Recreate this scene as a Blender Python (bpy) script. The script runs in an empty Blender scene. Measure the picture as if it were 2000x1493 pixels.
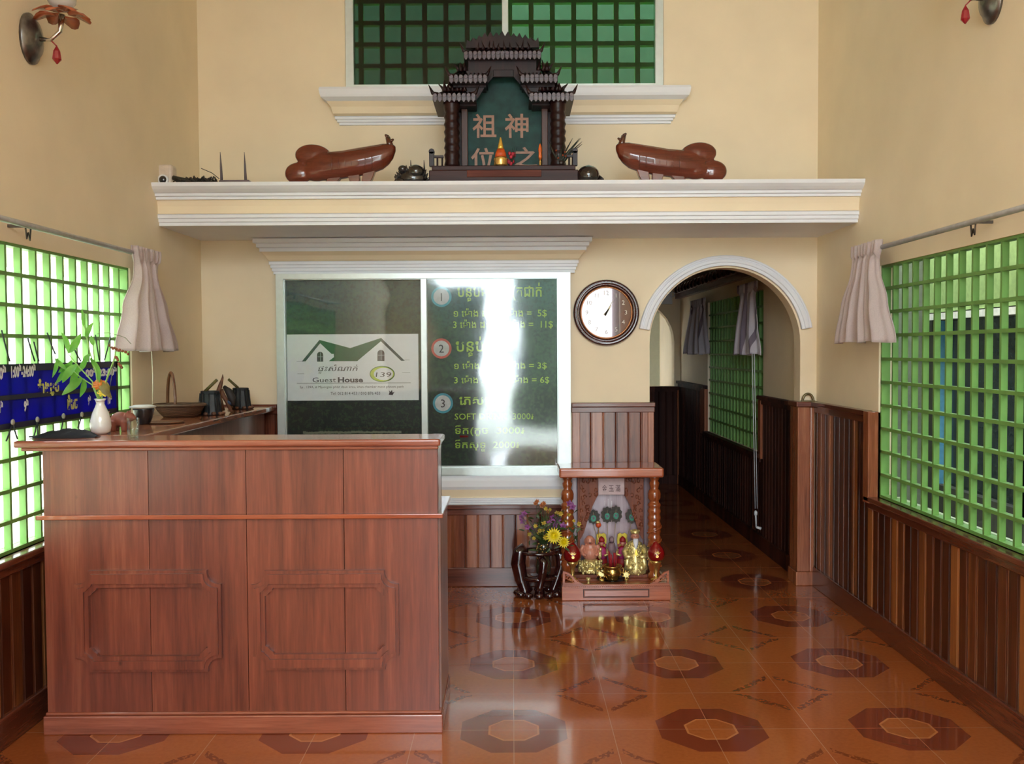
import bpy, math, random
from mathutils import Matrix, Vector, noise
random.seed(7)
sc = bpy.context.scene
COL = sc.collection
PI = math.pi

# ------------------------------------------------------------------ camera
F_PX, CX, CY = 1824.0, 1000.0, 746.5
EYE = Vector((0, 0, 1.54))
CAM_ROT = (Matrix.Rotation(math.radians(90 - 1.93), 3, 'X') @ Matrix.Rotation(math.radians(-0.30), 3, 'Z'))
cd = bpy.data.cameras.new('camera'); cam = bpy.data.objects.new('camera', cd); COL.objects.link(cam)
cd.sensor_width = 36; cd.lens = F_PX / 2000 * 36; cd.clip_start = .05; cd.clip_end = 200
cam.location = EYE; cam.rotation_euler = CAM_ROT.to_euler(); sc.camera = cam

def at(px, py, X=None, Y=None, Z=None):
    """point where the sight line of a photo pixel meets a plane of the room"""
    d = CAM_ROT @ Vector(((px - CX) / F_PX, -(py - CY) / F_PX, -1))
    t = ((X - EYE.x) / d.x) if X is not None else ((Y - EYE.y) / d.y) if Y is not None else ((Z - EYE.z) / d.z)
    return EYE + d * t

# ------------------------------------------------------------------ materials
def lin(c):
    o = []
    for v in c[:3]:
        v /= 255.0
        o.append(v / 12.92 if v <= .04045 else ((v + .055) / 1.055) ** 2.4)
    return (*o, 1)

class NT:
    def __init__(s, name):
        s.m = bpy.data.materials.new(name); s.m.use_nodes = True
        s.t = s.m.node_tree; s.t.nodes.clear()
        s.out = s.n('ShaderNodeOutputMaterial')
    def n(s, kind, **kw):
        x = s.t.nodes.new(kind)
        for k, v in kw.items(): setattr(x, k, v)
        return x
    def put(s, sock, v):
        if hasattr(v, 'is_output') or isinstance(v, bpy.types.NodeSocket): s.t.links.new(v, sock)
        elif v is not None: sock.default_value = v
    def math(s, op, a, b=None, c=None):
        x = s.n('ShaderNodeMath', operation=op)
        s.put(x.inputs[0], a)
        if b is not None: s.put(x.inputs[1], b)
        if c is not None: s.put(x.inputs[2], c)
        return x.outputs[0]
    def mix(s, f, a, b, mode='MIX'):
        x = s.n('ShaderNodeMix', data_type='RGBA', blend_type=mode)
        s.put(x.inputs[0], f); s.put(x.inputs[6], a); s.put(x.inputs[7], b)
        return x.outputs[2]
    def xyz(s, src=None):
        g = src or s.n('ShaderNodeNewGeometry').outputs['Position']
        x = s.n('ShaderNodeSeparateXYZ'); s.put(x.inputs[0], g); return x.outputs
    def vec(s, a, b, c):
        x = s.n('ShaderNodeCombineXYZ'); s.put(x.inputs[0], a); s.put(x.inputs[1], b); s.put(x.inputs[2], c); return x.outputs[0]
    def noise(s, vec, scale=5, detail=3, rough=.5, dist=0):
        x = s.n('ShaderNodeTexNoise'); 
        if vec is not None: s.put(x.inputs['Vector'], vec)
        x.inputs['Scale'].default_value = scale; x.inputs['Detail'].default_value = detail
        x.inputs['Roughness'].default_value = rough; x.inputs['Distortion'].default_value = dist
        return x.outputs['Fac']
    def ramp(s, f, stops, interp='LINEAR'):
        x = s.n('ShaderNodeValToRGB'); s.put(x.inputs[0], f); r = x.color_ramp; r.interpolation = interp
        while len(r.elements) < len(stops): r.elements.new(.5)
        for e, (p, c) in zip(r.elements, stops): e.position = p; e.color = c if len(c) == 4 else lin(c)
        return x.outputs[0]
    def bsdf(s, color, rough=.5, metal=0, coat=0, coat_rough=.05, bump=None, bump_s=.3, bump_d=.002, spec=.5, sheen=0, trans=0, ior=1.5, emit=None, emit_s=0):
        p = s.n('ShaderNodeBsdfPrincipled')
        s.put(p.inputs['Base Color'], color); s.put(p.inputs['Roughness'], rough); p.inputs['Metallic'].default_value = metal
        p.inputs['Coat Weight'].default_value = coat; p.inputs['Coat Roughness'].default_value = coat_rough
        p.inputs['Specular IOR Level'].default_value = spec; p.inputs['Sheen Weight'].default_value = sheen
        p.inputs['Transmission Weight'].default_value = trans; p.inputs['IOR'].default_value = ior
        if emit: p.inputs['Emission Color'].default_value = emit; p.inputs['Emission Strength'].default_value = emit_s
        if bump is not None:
            b = s.n('ShaderNodeBump'); b.inputs['Strength'].default_value = bump_s; b.inputs['Distance'].default_value = bump_d
            s.put(b.inputs['Height'], bump); s.put(p.inputs['Normal'], b.outputs[0])
            if coat: s.put(p.inputs['Coat Normal'], b.outputs[0])
        s.t.links.new(p.outputs[0], s.out.inputs[0])
        return p

def plain(name, c, rough=.5, metal=0, coat=0, var=.06, scale=30, bump=0, **kw):
    t = NT(name); col = lin(c)
    tc = t.n('ShaderNodeTexCoord').outputs['Object']
    f = t.noise(tc, scale, 4)
    dark = tuple(v * (1 - var * 2.2) for v in col[:3]) + (1,); lite = tuple(min(1, v * (1 + var * 1.6)) for v in col[:3]) + (1,)
    t.bsdf(t.ramp(f, [(.3, dark), (.7, lite)]), rough, metal, coat, bump=f if bump else None, bump_s=bump, **kw)
    return t.m

def wood(name, c_dark, c_mid, c_lite, rough=.3, coat=.3, coat_rough=.12, grain='z', period=None, run='x', gs=1.0, spread=.5, board_fit=0.0, spec=.5):
    """lacquered timber: fine grain along one axis, broad figure, optional separate boards of their own tone"""
    t = NT(name); p = t.xyz()
    ax = dict(x=p[0], y=p[1], z=p[2])
    k = dict(x=(1.2, 22, 22), y=(22, 1.2, 22), z=(22, 22, 1.2))[grain]
    v = t.vec(t.math('MULTIPLY', p[0], k[0] * gs), t.math('MULTIPLY', p[1], k[1] * gs), t.math('MULTIPLY', p[2], k[2] * gs))
    if period:
        idx = t.math('FLOOR', t.math('DIVIDE', t.math('ADD', ax[run], board_fit), period))
        wn = t.n('ShaderNodeTexWhiteNoise', noise_dimensions='1D'); t.put(wn.inputs['W'], idx); bn = wn.outputs['Value']
        o = t.n('ShaderNodeVectorMath', operation='ADD'); t.put(o.inputs[0], v); t.put(o.inputs[1], t.vec(t.math('MULTIPLY', bn, 37.), 0, t.math('MULTIPLY', bn, 11.))); v = o.outputs[0]
    fine = t.noise(v, 4.5, 5, .62, .4)
    broad = t.noise(v, .55, 3, .5, 1.2)
    m = t.math('ADD', t.math('MULTIPLY', fine, .45), t.math('MULTIPLY', broad, .55))
    if period: m = t.math('ADD', m, t.math('MULTIPLY', t.math('SUBTRACT', bn, .5), spread))
    col = t.ramp(m, [(.28, c_dark), (.5, c_mid), (.74, c_lite)])
    t.bsdf(col, rough, 0, coat, coat_rough, bump=fine, bump_s=.06, bump_d=.001, spec=spec)
    return t.m

# ------------------------------------------------------------------ mesh builder
ORIGIN = {}
class MB:
    def __init__(s): s.v = []; s.f = []; s.sm = []
    def add(s, vs, fs, smooth=False):
        b = len(s.v); s.v += [Vector(v) for v in vs]; s.f += [tuple(i + b for i in f) for f in fs]; s.sm += [smooth] * len(fs); return s
    def box(s, x0, x1, y0, y1, z0, z1):
        x0, x1 = sorted((x0, x1)); y0, y1 = sorted((y0, y1)); z0, z1 = sorted((z0, z1))
        return s.add([(x0,y0,z0),(x1,y0,z0),(x1,y1,z0),(x0,y1,z0),(x0,y0,z1),(x1,y0,z1),(x1,y1,z1),(x0,y1,z1)],
                     [(0,3,2,1),(4,5,6,7),(0,1,5,4),(1,2,6,5),(2,3,7,6),(3,0,4,7)])
    def loft(s, rings, closed=True, caps=True, smooth=True):
        n = len(rings[0]); vs = [p for r in rings for p in r]; fs = []
        for i in range(len(rings) - 1):
            for j in range(n if closed else n - 1):
                a = i * n + j; b = i * n + (j + 1) % n
                fs.append((a, b, b + n, a + n))
        s.add(vs, fs, smooth)
        if caps and closed:
            b = len(s.v) - len(vs)
            s.f += [tuple(b + j for j in range(n))[::-1], tuple(b + (len(rings) - 1) * n + j for j in range(n))]; s.sm += [False, False]
        return s
    def tube(s, path, r, n=8, caps=True):
        path = [Vector(p) for p in path]; rings = []
        rr = r if isinstance(r, (list, tuple)) else [r] * len(path)
        up = None
        for i, p in enumerate(path):
            d = (path[min(i + 1, len(path) - 1)] - path[max(i - 1, 0)]).normalized()
            if up is None: up = d.orthogonal().normalized()
            else:
                up = (up - d * up.dot(d)); up = up.normalized() if up.length > 1e-6 else d.orthogonal().normalized()
            w = d.cross(up)
            rings.append([p + (up * math.cos(2*PI*k/n) + w * math.sin(2*PI*k/n)) * rr[i] for k in range(n)])
        return s.loft(rings, caps=caps)
    def lathe(s, prof, c=(0,0,0), n=24, smooth=True, sx=1, sy=1):
        c = Vector(c)
        return s.loft([[c + Vector((r * math.cos(2*PI*k/n) * sx, r * math.sin(2*PI*k/n) * sy, z)) for k in range(n)] for r, z in prof], smooth=smooth)
    def ell(s, c, r, n=12, m=8, rot=None):
        c = Vector(c); r = r if isinstance(r, (list, tuple)) else (r, r, r); rings = []
        for i in range(m + 1):
            a = -PI/2 + PI * i / m; cr = max(math.cos(a), .02)
            ring = [Vector((r[0]*cr*math.cos(2*PI*k/n), r[1]*cr*math.sin(2*PI*k/n), r[2]*math.sin(a))) for k in range(n)]
            rings.append([c + (rot @ q if rot else q) for q in ring])
        return s.loft(rings)
    def prism(s, pts, fn, a, b, smooth=False):
        """pts: 2-D outline; fn(u, v, w) -> world; extruded from w=a to w=b"""
        n = len(pts)
        A = [fn(u, v, a) for u, v in pts]; B = [fn(u, v, b) for u, v in pts]
        s.add(A + B, [tuple(range(n))[::-1], tuple(range(n, 2*n))] + [(i, (i+1) % n, n + (i+1) % n, n + i) for i in range(n)], smooth)
        return s
    def plate(s, loops, fn, a, b):
        """outline with holes (first loop outer), extruded a..b"""
        cu = bpy.data.curves.new('tmp', 'CURVE'); cu.dimensions = '2D'; cu.fill_mode = 'BOTH'; cu.extrude = .5
        for lp in loops:
            sp = cu.splines.new('POLY'); sp.points.add(len(lp) - 1); sp.use_cyclic_u = True
            for p, (u, v) in zip(sp.points, lp): p.co = (u, v, 0, 1)
        return s.from_curve(cu, fn, a, b)
    def from_curve(s, cu, fn, a, b):
        o = bpy.data.objects.new('tmp', cu); me = bpy.data.meshes.new_from_object(o)
        s.add([fn(v.co.x, v.co.y, a + (v.co.z + .5) * (b - a)) for v in me.vertices], [tuple(p.vertices) for p in me.polygons])
        bpy.data.objects.remove(o); bpy.data.curves.remove(cu); bpy.data.meshes.remove(me)
        return s
    def build(s, name, mat, parent=None, bevel=0, seg=2, sub=0, origin=None, remesh=0, **props):
        if parent is not None: org = ORIGIN[parent]
        elif origin is not None: org = Vector(origin)
        else:
            xs = [v.x for v in s.v]; ys = [v.y for v in s.v]; org = Vector(((min(xs)+max(xs))/2, (min(ys)+max(ys))/2, min(v.z for v in s.v)))
        me = bpy.data.meshes.new(name)
        me.from_pydata([v - org for v in s.v], [], s.f); me.update()
        for p, sm in zip(me.polygons, s.sm): p.use_smooth = sm
        import bmesh
        bm = bmesh.new(); bm.from_mesh(me); bmesh.ops.recalc_face_normals(bm, faces=bm.faces); bm.to_mesh(me); bm.free()
        me.materials.append(mat)
        o = bpy.data.objects.new(name, me); COL.objects.link(o)
        if parent is not None: o.parent = parent; ORIGIN[o] = org
        else: o.location = org; ORIGIN[o] = org
        if remesh:
            md = o.modifiers.new('r', 'REMESH'); md.mode = 'VOXEL'; md.voxel_size = remesh; md.use_smooth_shade = True
            md = o.modifiers.new('s', 'SMOOTH'); md.iterations = 3
        if bevel:
            md = o.modifiers.new('b', 'BEVEL'); md.width = bevel; md.segments = seg; md.limit_method = 'ANGLE'; md.angle_limit = .6
        if sub:
            md = o.modifiers.new('d', 'SUBSURF'); md.levels = sub; md.render_levels = sub
        tagp(o, **props)
        return o

def tagp(o, label=None, cat=None, group=None, kind=None):
    if label: o['label'] = label
    if cat: o['category'] = cat
    if group: o['group'] = group
    if kind: o['kind'] = kind
    return o
def thing(name, loc, label, cat, group=None, kind=None):
    o = bpy.data.objects.new(name, None); COL.objects.link(o); o.location = loc; o.empty_display_size = .05
    ORIGIN[o] = Vector(loc); return tagp(o, label, cat, group, kind)
def copy_tree(o, parent=None):
    c = o.copy(); COL.objects.link(c)
    if parent is not None: c.parent = parent; c.matrix_parent_inverse = o.matrix_parent_inverse
    ORIGIN[c] = ORIGIN[o]
    for ch in list(o.children): copy_tree(ch, c)
    return c

XZ = lambda y0, s=-1: (lambda u, v, w: Vector((u, y0 + s * w, v)))       # drawing facing the camera, w = towards the viewer
YZ = lambda x0, s=1: (lambda u, v, w: Vector((x0 + s * w, u, v)))        # drawing on a side wall
XY = lambda u, v, w: Vector((u, v, w))
def rect(x0, x1, y0, y1): return [(x0,y0),(x1,y0),(x1,y1),(x0,y1)]
def circ(cx, cy, r, n=32, a0=0, a1=2*PI, ry=None):
    full = abs(a1 - a0 - 2*PI) < 1e-6
    return [(cx + r*math.cos(a0+(a1-a0)*k/(n if full else n-1)), cy + (ry or r)*math.sin(a0+(a1-a0)*k/(n if full else n-1))) for k in range(n)]

# lettering --------------------------------------------------------
def raw_text(s, size, bold=0, res=2):
    cu = bpy.data.curves.new('tmp', 'FONT'); cu.body = s; cu.size = size; cu.resolution_u = res; cu.offset = bold
    o = bpy.data.objects.new('tmp', cu); me = bpy.data.meshes.new_from_object(o)
    vs = [(v.co.x, v.co.y) for v in me.vertices]; fs = [tuple(p.vertices) for p in me.polygons]
    bpy.data.objects.remove(o); bpy.data.curves.remove(cu); bpy.data.meshes.remove(me)
    return vs, fs
def twidth(s, size):
    if not s: return 0
    w = lambda q: max([v[0] for v in raw_text(q, size)[0]] or [0])
    return w(s + '|') - (w('||') - w('|')) * 0 - twidth_bar(size)
_tb = {}
def twidth_bar(size):
    if size not in _tb: _tb[size] = max(v[0] for v in raw_text('|', size)[0])
    return _tb[size]
def khmer_pieces(s):
    """visual order: vowel sign E and coeng RO go before the consonant, other coeng letters go small below"""
    out = ''; subs = []; i = 0
    isb = lambda c: '\u1780' <= c <= '\u17b3'
    while i < len(s):
        c = s[i]
        if isb(c):
            j = i + 1; sub = []; pre = ''; marks = ''; post = ''
            while j < len(s):
                if s[j] == '\u17d2' and j + 1 < len(s): sub.append(s[j+1]); j += 2
                elif s[j] == '\u17c4': pre = '\u17c1'; post += '\u17b6'; j += 1
                elif s[j] == '\u17c1': pre = '\u17c1'; j += 1
                elif s[j] in '\u17b6\u17c7\u17c8': post += s[j]; j += 1
                elif '\u17b7' <= s[j] <= '\u17d1': marks += s[j]; j += 1
                else: break
            if '\u179a' in sub: pre += '('; sub = [q for q in sub if q != '\u179a']
            out += pre
            for q in sub: subs.append((len(out), q))
            out += c + marks + post; i = j
        else: out += c; i += 1
    return out, subs
def text(mb, s, px, py, size, fn, w0=0, w1=.0008, width=None, bold=0, slant=0, center=False, hs=1):
    out, subs = khmer_pieces(s)
    vs, fs = raw_text(out, size, bold)
    parts = [(vs, fs)]
    for i, q in subs:
        x0 = twidth(out[:i], size); x1 = twidth(out[:i+1], size)
        v2, f2 = raw_text(q, size * .62, bold)
        ww = max(v[0] for v in v2)
        parts.append(([(v[0] + (x0 + x1) / 2 - ww / 2, v[1] * .8 - size * .36) for v in v2], f2))
    mx = max(v[0] for p in parts for v in p[0]); mn = min(v[0] for p in parts for v in p[0])
    k = (width / (mx - mn)) if width else hs
    off = -(mx + mn) / 2 * k if center else -mn * k
    for vs, fs in parts:
        mb.add([fn(px + off + (v[0] + slant * v[1]) * k, py + v[1], w1) for v in vs], fs)
    return mb
# ------------------------------------------------------------------ dimensions
XL, XR, YB = -2.01, 1.98, 6.07
YF = -3.0               # entrance wall behind the viewer
HC = 4.6                # double-height lobby
WZ0, WZ1 = .735, 1.985  # side windows
WY0, WYL, WYR = 1.45, 4.94, 5.04
HX = 1.93               # passage, right wall
HZ = 2.38; HY = 10.7

# ------------------------------------------------------------------ shared materials
M = {}
M['wall'] = plain('cream_yellow_paint', (245, 228, 198), .62, var=.02, scale=3, spec=.3)
M['white'] = plain('white_plaster_trim', (238, 241, 248), .45, var=.015, scale=4, spec=.4)
M['ceil'] = plain('white_ceiling_paint', (238, 234, 224), .8, var=.02, scale=3)
M['alu'] = plain('pale_aluminium', (214, 224, 222), .28, metal=.35, var=.02)
M['bars'] = plain('green_grille_paint', (110, 156, 78), .5, var=.05, scale=12)
M['counter'] = wood('counter_timber', (112, 62, 44), (150, 88, 62), (182, 122, 86), .32, .45, .22, grain='z', period=.392, run='x', board_fit=.10, spread=.12)
M['counter_h'] = wood('counter_edge_timber', (110, 56, 40), (148, 80, 58), (178, 108, 82), .26, .5, .1, grain='x')
M['counter_y'] = wood('counter_top_timber', (110, 62, 42), (148, 88, 60), (176, 116, 80), .2, .6, .06, grain='y')
M['wains_b'] = wood('wainscot_boards_back', (88, 40, 26), (130, 70, 46), (168, 104, 72), .26, .4, .12, grain='z', period=.0815, run='x', board_fit=1.52, spread=.42)
M['wains_s'] = wood('wainscot_boards_side', (62, 28, 16), (98, 50, 28), (158, 96, 50), .3, .35, .14, grain='z', period=.0815, run='y', spread=.6)
M['wains_d'] = wood('wainscot_rail', (70, 32, 24), (104, 52, 38), (136, 78, 58), .26, .4, .1, grain='x')
M['wains_dy'] = wood('wainscot_rail_side', (66, 30, 20), (98, 48, 32), (128, 70, 46), .26, .4, .1, grain='y')
M['post'] = wood('wainscot_post', (104, 54, 34), (154, 90, 60), (188, 124, 88), .26, .5, .1, grain='z')
M['gold'] = plain('gilt', (226, 188, 112), .25, metal=.85, var=.1, scale=60)
M['black'] = plain('black_plastic', (22, 22, 26), .4, var=.1)
M['steel'] = plain('grey_metal', (150, 150, 150), .3, metal=.8)
M['red'] = plain('deep_red_glaze', (132, 14, 16), .12, coat=1, var=.1)

def glass(name, tint, refl_ior=1.5, rough=.01, wavy=0):
    t = NT(name); g = t.n('ShaderNodeBsdfGlossy'); g.inputs['Roughness'].default_value = rough
    tr = t.n('ShaderNodeBsdfTransparent'); tr.inputs[0].default_value = tint
    lw = t.n('ShaderNodeLayerWeight'); lw.inputs[0].default_value = .5; f0 = ((refl_ior-1)/(refl_ior+1))**2
    fr = t.math('ADD', t.math('MULTIPLY', t.math('POWER', lw.outputs['Facing'], 5.), 1-f0), f0)
    if wavy:
        f = t.noise(t.n('ShaderNodeTexCoord').outputs['Object'], 3.2, 1)
        b = t.n('ShaderNodeBump'); b.inputs['Strength'].default_value = wavy; b.inputs['Distance'].default_value = .02
        t.put(b.inputs['Height'], f); t.put(g.inputs['Normal'], b.outputs[0])
    mx = t.n('ShaderNodeMixShader'); t.put(mx.inputs[0], fr); t.put(mx.inputs[1], tr.outputs[0]); t.put(mx.inputs[2], g.outputs[0])
    t.t.links.new(mx.outputs[0], t.out.inputs[0]); return t.m

# floor: 40 cm tiles, octagons on every second crossing, vine diamonds between them
def floor_mat():
    t = NT('patterned_ceramic_tiles'); p = t.xyz(); S = .8
    wn = t.noise(t.n('ShaderNodeNewGeometry').outputs['Position'], 60, 3)
    def cell(a, off): return t.math('ABSOLUTE', t.math('SUBTRACT', t.math('FLOORED_MODULO', t.math('ADD', a, off), S), S/2))
    # octagon centred on (0, 3.74)
    u = cell(p[0], S/2); v = cell(p[1], S/2 - 3.74)
    d = t.math('MAXIMUM', t.math('MAXIMUM', u, v), t.math('MULTIPLY', t.math('ADD', u, v), .7071))
    u2 = cell(p[0], 0); v2 = cell(p[1], -3.74)
    dd = t.math('ADD', u2, v2)
    tilex = t.math('FLOOR', t.math('DIVIDE', p[0], .4)); tiley = t.math('FLOOR', t.math('DIVIDE', t.math('SUBTRACT', p[1], 3.74), .4))
    rnd = t.n('ShaderNodeTexWhiteNoise', noise_dimensions='2D'); t.put(rnd.inputs['Vector'], t.vec(tilex, tiley, 0))
    base = t.ramp(t.math('ADD', t.math('MULTIPLY', wn, .7), t.math('MULTIPLY', rnd.outputs['Value'], .3)), [(.3, (160, 84, 42)), (.7, (174, 96, 48))])
    ring = t.math('MULTIPLY', t.math('GREATER_THAN', d, .103), t.math('LESS_THAN', d, .213))
    edge = t.math('LESS_THAN', t.math('ABSOLUTE', t.math('SUBTRACT', d, .0985)), .0045)
    c = t.mix(ring, base, lin((126, 56, 34)))
    c = t.mix(t.math('MULTIPLY', edge, .45), c, lin((226, 150, 92)))
    inner = t.math('LESS_THAN', dd, .185)
    c = t.mix(t.math('MULTIPLY', inner, .22), c, lin((150, 62, 30)))
    vine = t.noise(t.n('ShaderNodeNewGeometry').outputs['Position'], 55, 2, .6)
    wob = t.math('MULTIPLY', t.math('SUBTRACT', t.noise(t.n('ShaderNodeNewGeometry').outputs['Position'], 16, 1), .5), .05)
    on = t.math('MULTIPLY', t.math('LESS_THAN', t.math('ABSOLUTE', t.math('ADD', t.math('SUBTRACT', dd, .212), wob)), .021), t.math('GREATER_THAN', vine, .44))
    gap = t.math('GREATER_THAN', t.math('MINIMUM', u2, v2), .018)
    c = t.mix(t.math('MULTIPLY', t.math('MULTIPLY', on, gap), .75), c, lin((112, 50, 24)))
    g1 = t.math('ABSOLUTE', t.math('SUBTRACT', t.math('FLOORED_MODULO', t.math('ADD', p[0], .2), .4), .2))
    g2 = t.math('ABSOLUTE', t.math('SUBTRACT', t.math('FLOORED_MODULO', t.math('ADD', p[1], .2 - 3.74), .4), .2))
    gr = t.math('LESS_THAN', t.math('MINIMUM', g1, g2), .0016)
    c = t.mix(t.math('MULTIPLY', gr, .55), c, lin((196, 150, 112)))
    rough = t.math('ADD', t.math('MULTIPLY', t.noise(t.n('ShaderNodeNewGeometry').outputs['Position'], 2.5, 3), .08), .09)
    swell = t.noise(t.n('ShaderNodeNewGeometry').outputs['Position'], 3, 1)
    t.bsdf(c, rough, spec=.6, coat=.35, coat_rough=.05, bump=t.math('SUBTRACT', t.math('MULTIPLY', swell, .35), t.math('MULTIPLY', gr, .3)), bump_s=.12, bump_d=.004)
    return t.m
M['floor'] = floor_mat()

# ------------------------------------------------------------------ shell
def S(mb, name, mat, label=None, cat=None, **kw): return mb.build(name, mat, label=label, cat=cat, kind='structure', **kw)
S(MB().box(XL-.3, XR+.05, YF-.3, 12.4, -.1, 0), 'floor', M['floor'], 'glossy orange tiles with dark octagons and vine diamonds', 'floor')
S(MB().box(XL-.3, XR+.3, YF-.25, YB+.14, HC, HC+.15), 'ceiling', M['ceil'], 'plain white ceiling high above the lobby', 'ceiling')

ARC = (1.384, 1.58, .489)
arch = [(ARC[0]+ARC[2], 0)] + circ(ARC[0], ARC[1], ARC[2], 33, 0, PI) + [(ARC[0]-ARC[2], 0)]
UW = (-1.06, .985, 3.215, 4.45)
outer = [(XL-.2, 0), (ARC[0]-ARC[2], 0)] + circ(ARC[0], ARC[1], ARC[2], 33, PI, 0) + [(ARC[0]+ARC[2], 0), (XR+.25, 0), (XR+.25, HC), (XL-.2, HC)]
mb = MB().plate([outer, rect(UW[0], UW[1], UW[2], UW[3])], XZ(YB, 1), 0, .13)
S(mb, 'wall_back', M['wall'], 'cream back wall pierced by an arch and a high window', 'wall')
mb = MB().plate([rect(YF, YB, 0, HC), rect(WY0, WYL, WZ0, WZ1)], YZ(XL, -1), 0, .1)
S(mb, 'wall_left', M['wall'], 'cream side wall behind the wooden counter', 'wall')
mb = MB().plate([rect(YF, YB, 0, HC), rect(WY0, WYR, WZ0, WZ1)], YZ(XR, 1), 0, .1)
S(mb, 'wall_right', M['wall'], 'cream side wall above the dark planked wainscot', 'wall')
DR = (-1.35, 1.75, 0, 4.4)
mb = MB().plate([[(XL-.1, 0), (DR[0], 0), (DR[0], DR[3]), (DR[1], DR[3]), (DR[1], 0), (XR+.1, 0), (XR+.1, HC), (XL-.1, HC)]], XZ(YF, 1), -.12, 0)
S(mb, 'wall_front', M['wall'], 'cream entrance wall open to daylight', 'wall')

# passage beyond the arch
HXL = .55
mb = MB().plate([rect(YB+.13, HY+1.5, 0, HZ), rect(7.17, 9.2, WZ0, 2.0)], YZ(HX, 1), 0, .1)
S(mb, 'wall_passage_right', M['wall'], 'shaded passage wall beyond the arch', 'wall')
S(MB().box(HXL-.1, HXL, YB+.13, HY+1.25, 0, HZ), 'wall_passage_left', M['wall'], 'hidden left side of the passage', 'wall')
nich = [(1.86, 1.12)] + circ(1.37, 1.62, .49, 17, 0, PI) + [(.88, 1.12)]
mb = MB().plate([rect(HXL, HX, 0, HZ), nich], XZ(HY, 1), 0, .15)
S(mb, 'wall_passage_end', M['wall'], 'far wall of the passage with an arched opening', 'wall')
S(MB().box(HXL-.1, HX+.1, HY+1.5, HY+1.6, 0, HZ), 'wall_far', plain('pale_grey_green_paint', (196, 204, 190), .7, var=.02), 'pale grey wall seen through the far arched opening', 'wall')
S(MB().box(HXL-.1, HX+.1, YB+.13, HY+1.6, HZ, HZ+.08), 'ceiling_passage', plain('dark_timber_ceiling', (66, 40, 34), .5, var=.1), 'dark timber ceiling of the passage', 'ceiling')
# carved cornice in the passage
mb = MB()
mb.box(HX-.10, HX, YB+.14, HY, 2.26, HZ); mb.box(HX-.06, HX, YB+.14, HY, 2.12, 2.26)
y = YB + .3
while y < HY - .1:
    mb.tube([(HX-.075 - .012*math.cos(a), y + .055*math.cos(a), 2.215 + .045*math.sin(a)) for a in [k*2*PI/10 for k in range(11)]], .009, 5)
    mb.ell((HX-.075, y+.09, 2.20), (.012, .02, .035), 6, 5); y += .18
S(mb, 'trim_11', wood('dark_carved_cornice', (52, 26, 22), (84, 46, 38), (110, 66, 54), .35, .3, grain='y'), 'dark carved cornice along the passage ceiling', 'cornice')
mb = MB().box(HXL, HX-.1, HY-.05, HY, 2.06, 2.10)
mb.box(HXL, HX-.1, HY-.03, HY, 2.10, 2.24)
for k in range(10): mb.tube([(1.02+.09*k + .03*math.cos(a), HY-.035, 2.17+.03*math.sin(a)) for a in [j*2*PI/10 for j in range(11)]], .006, 5)
S(mb, 'trim_12', M['white'], 'white frieze with scrolls above the far arched opening', 'frieze')

# arch surround
def arc_band(r0, r1, w):
    a0, a1 = math.radians(10), math.radians(170)
    return MB().prism(circ(ARC[0], ARC[1], r1, 41, a0, a1) + circ(ARC[0], ARC[1], r0, 41, a1, a0), XZ(YB), 0, w)
at_ = thing('trim_1', (ARC[0], YB, ARC[1]), 'white moulded surround over the arched opening', 'arch trim', kind='structure')
arc_band(.500, .568, .030).build('surround_band', M['white'], at_, bevel=.004)
arc_band(.520, .545, .040).build('surround_bead', M['white'], at_, bevel=.006)
arc_band(.552, .566, .038).build('surround_edge', M['white'], at_, bevel=.004)

def mould(x0, x1, yw, prof):
    """horizontal moulding on the back wall; prof = (z, projection)"""
    return MB().loft([[Vector((x0-p, yw-p, z)), Vector((x1+p, yw-p, z)), Vector((x1+p, yw, z)), Vector((x0-p, yw, z))] for z, p in prof], smooth=False)
def mould_set(name, label, x0, x1, bands, cat='moulding'):
    r = thing(name, ((x0+x1)/2, YB, bands[-1][1][0][0]), label, cat, kind='structure')
    for kind, prof in bands:
        mould(x0, x1, YB, prof).build('cream_band' if kind == 'c' else 'white_band', M['wall' if kind == 'c' else 'white'], r)
    return r
def steps(z0, z1, p0, p1, n):
    out = []
    for i in range(n):
        za = z0 + (z1-z0)*i/n; zb = z0 + (z1-z0)*(i+.82)/n; p = p0 + (p1-p0)*(i+.5)/n
        out += [(za, p), (zb, p)]
    return out + [(z1, p1)]
mould_set('trim_2', 'white and cream moulded cornice over the sign window', -1.50, .375, [
    ('w', steps(2.178, 2.258, .095, .145, 3)), ('c', [(2.12, .045), (2.13, .06), (2.155, .075), (2.178, .1)]), ('w', steps(2.04, 2.12, .03, .06, 4))])
mould_set('trim_3', 'white and cream moulded sill under the sign window', -1.515, .375, [
    ('w', [(.64, .045), (.66, .055), (.70, .06), (.715, .05), (.73, .05)]), ('c', [(.585, .03), (.64, .045)]), ('w', steps(.54, .585, .02, .04, 3))])
mould_set('trim_4', 'white and cream moulded sill under the high window', -1.085, 1.015, [
    ('w', [(3.13, .08), (3.15, .115), (3.165, .12), (3.195, .125), (3.21, .12)]), ('c', [(3.045, .02), (3.06, .05), (3.10, .062), (3.13, .085)]), ('w', steps(2.995, 3.045, .01, .045, 3))])

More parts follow.
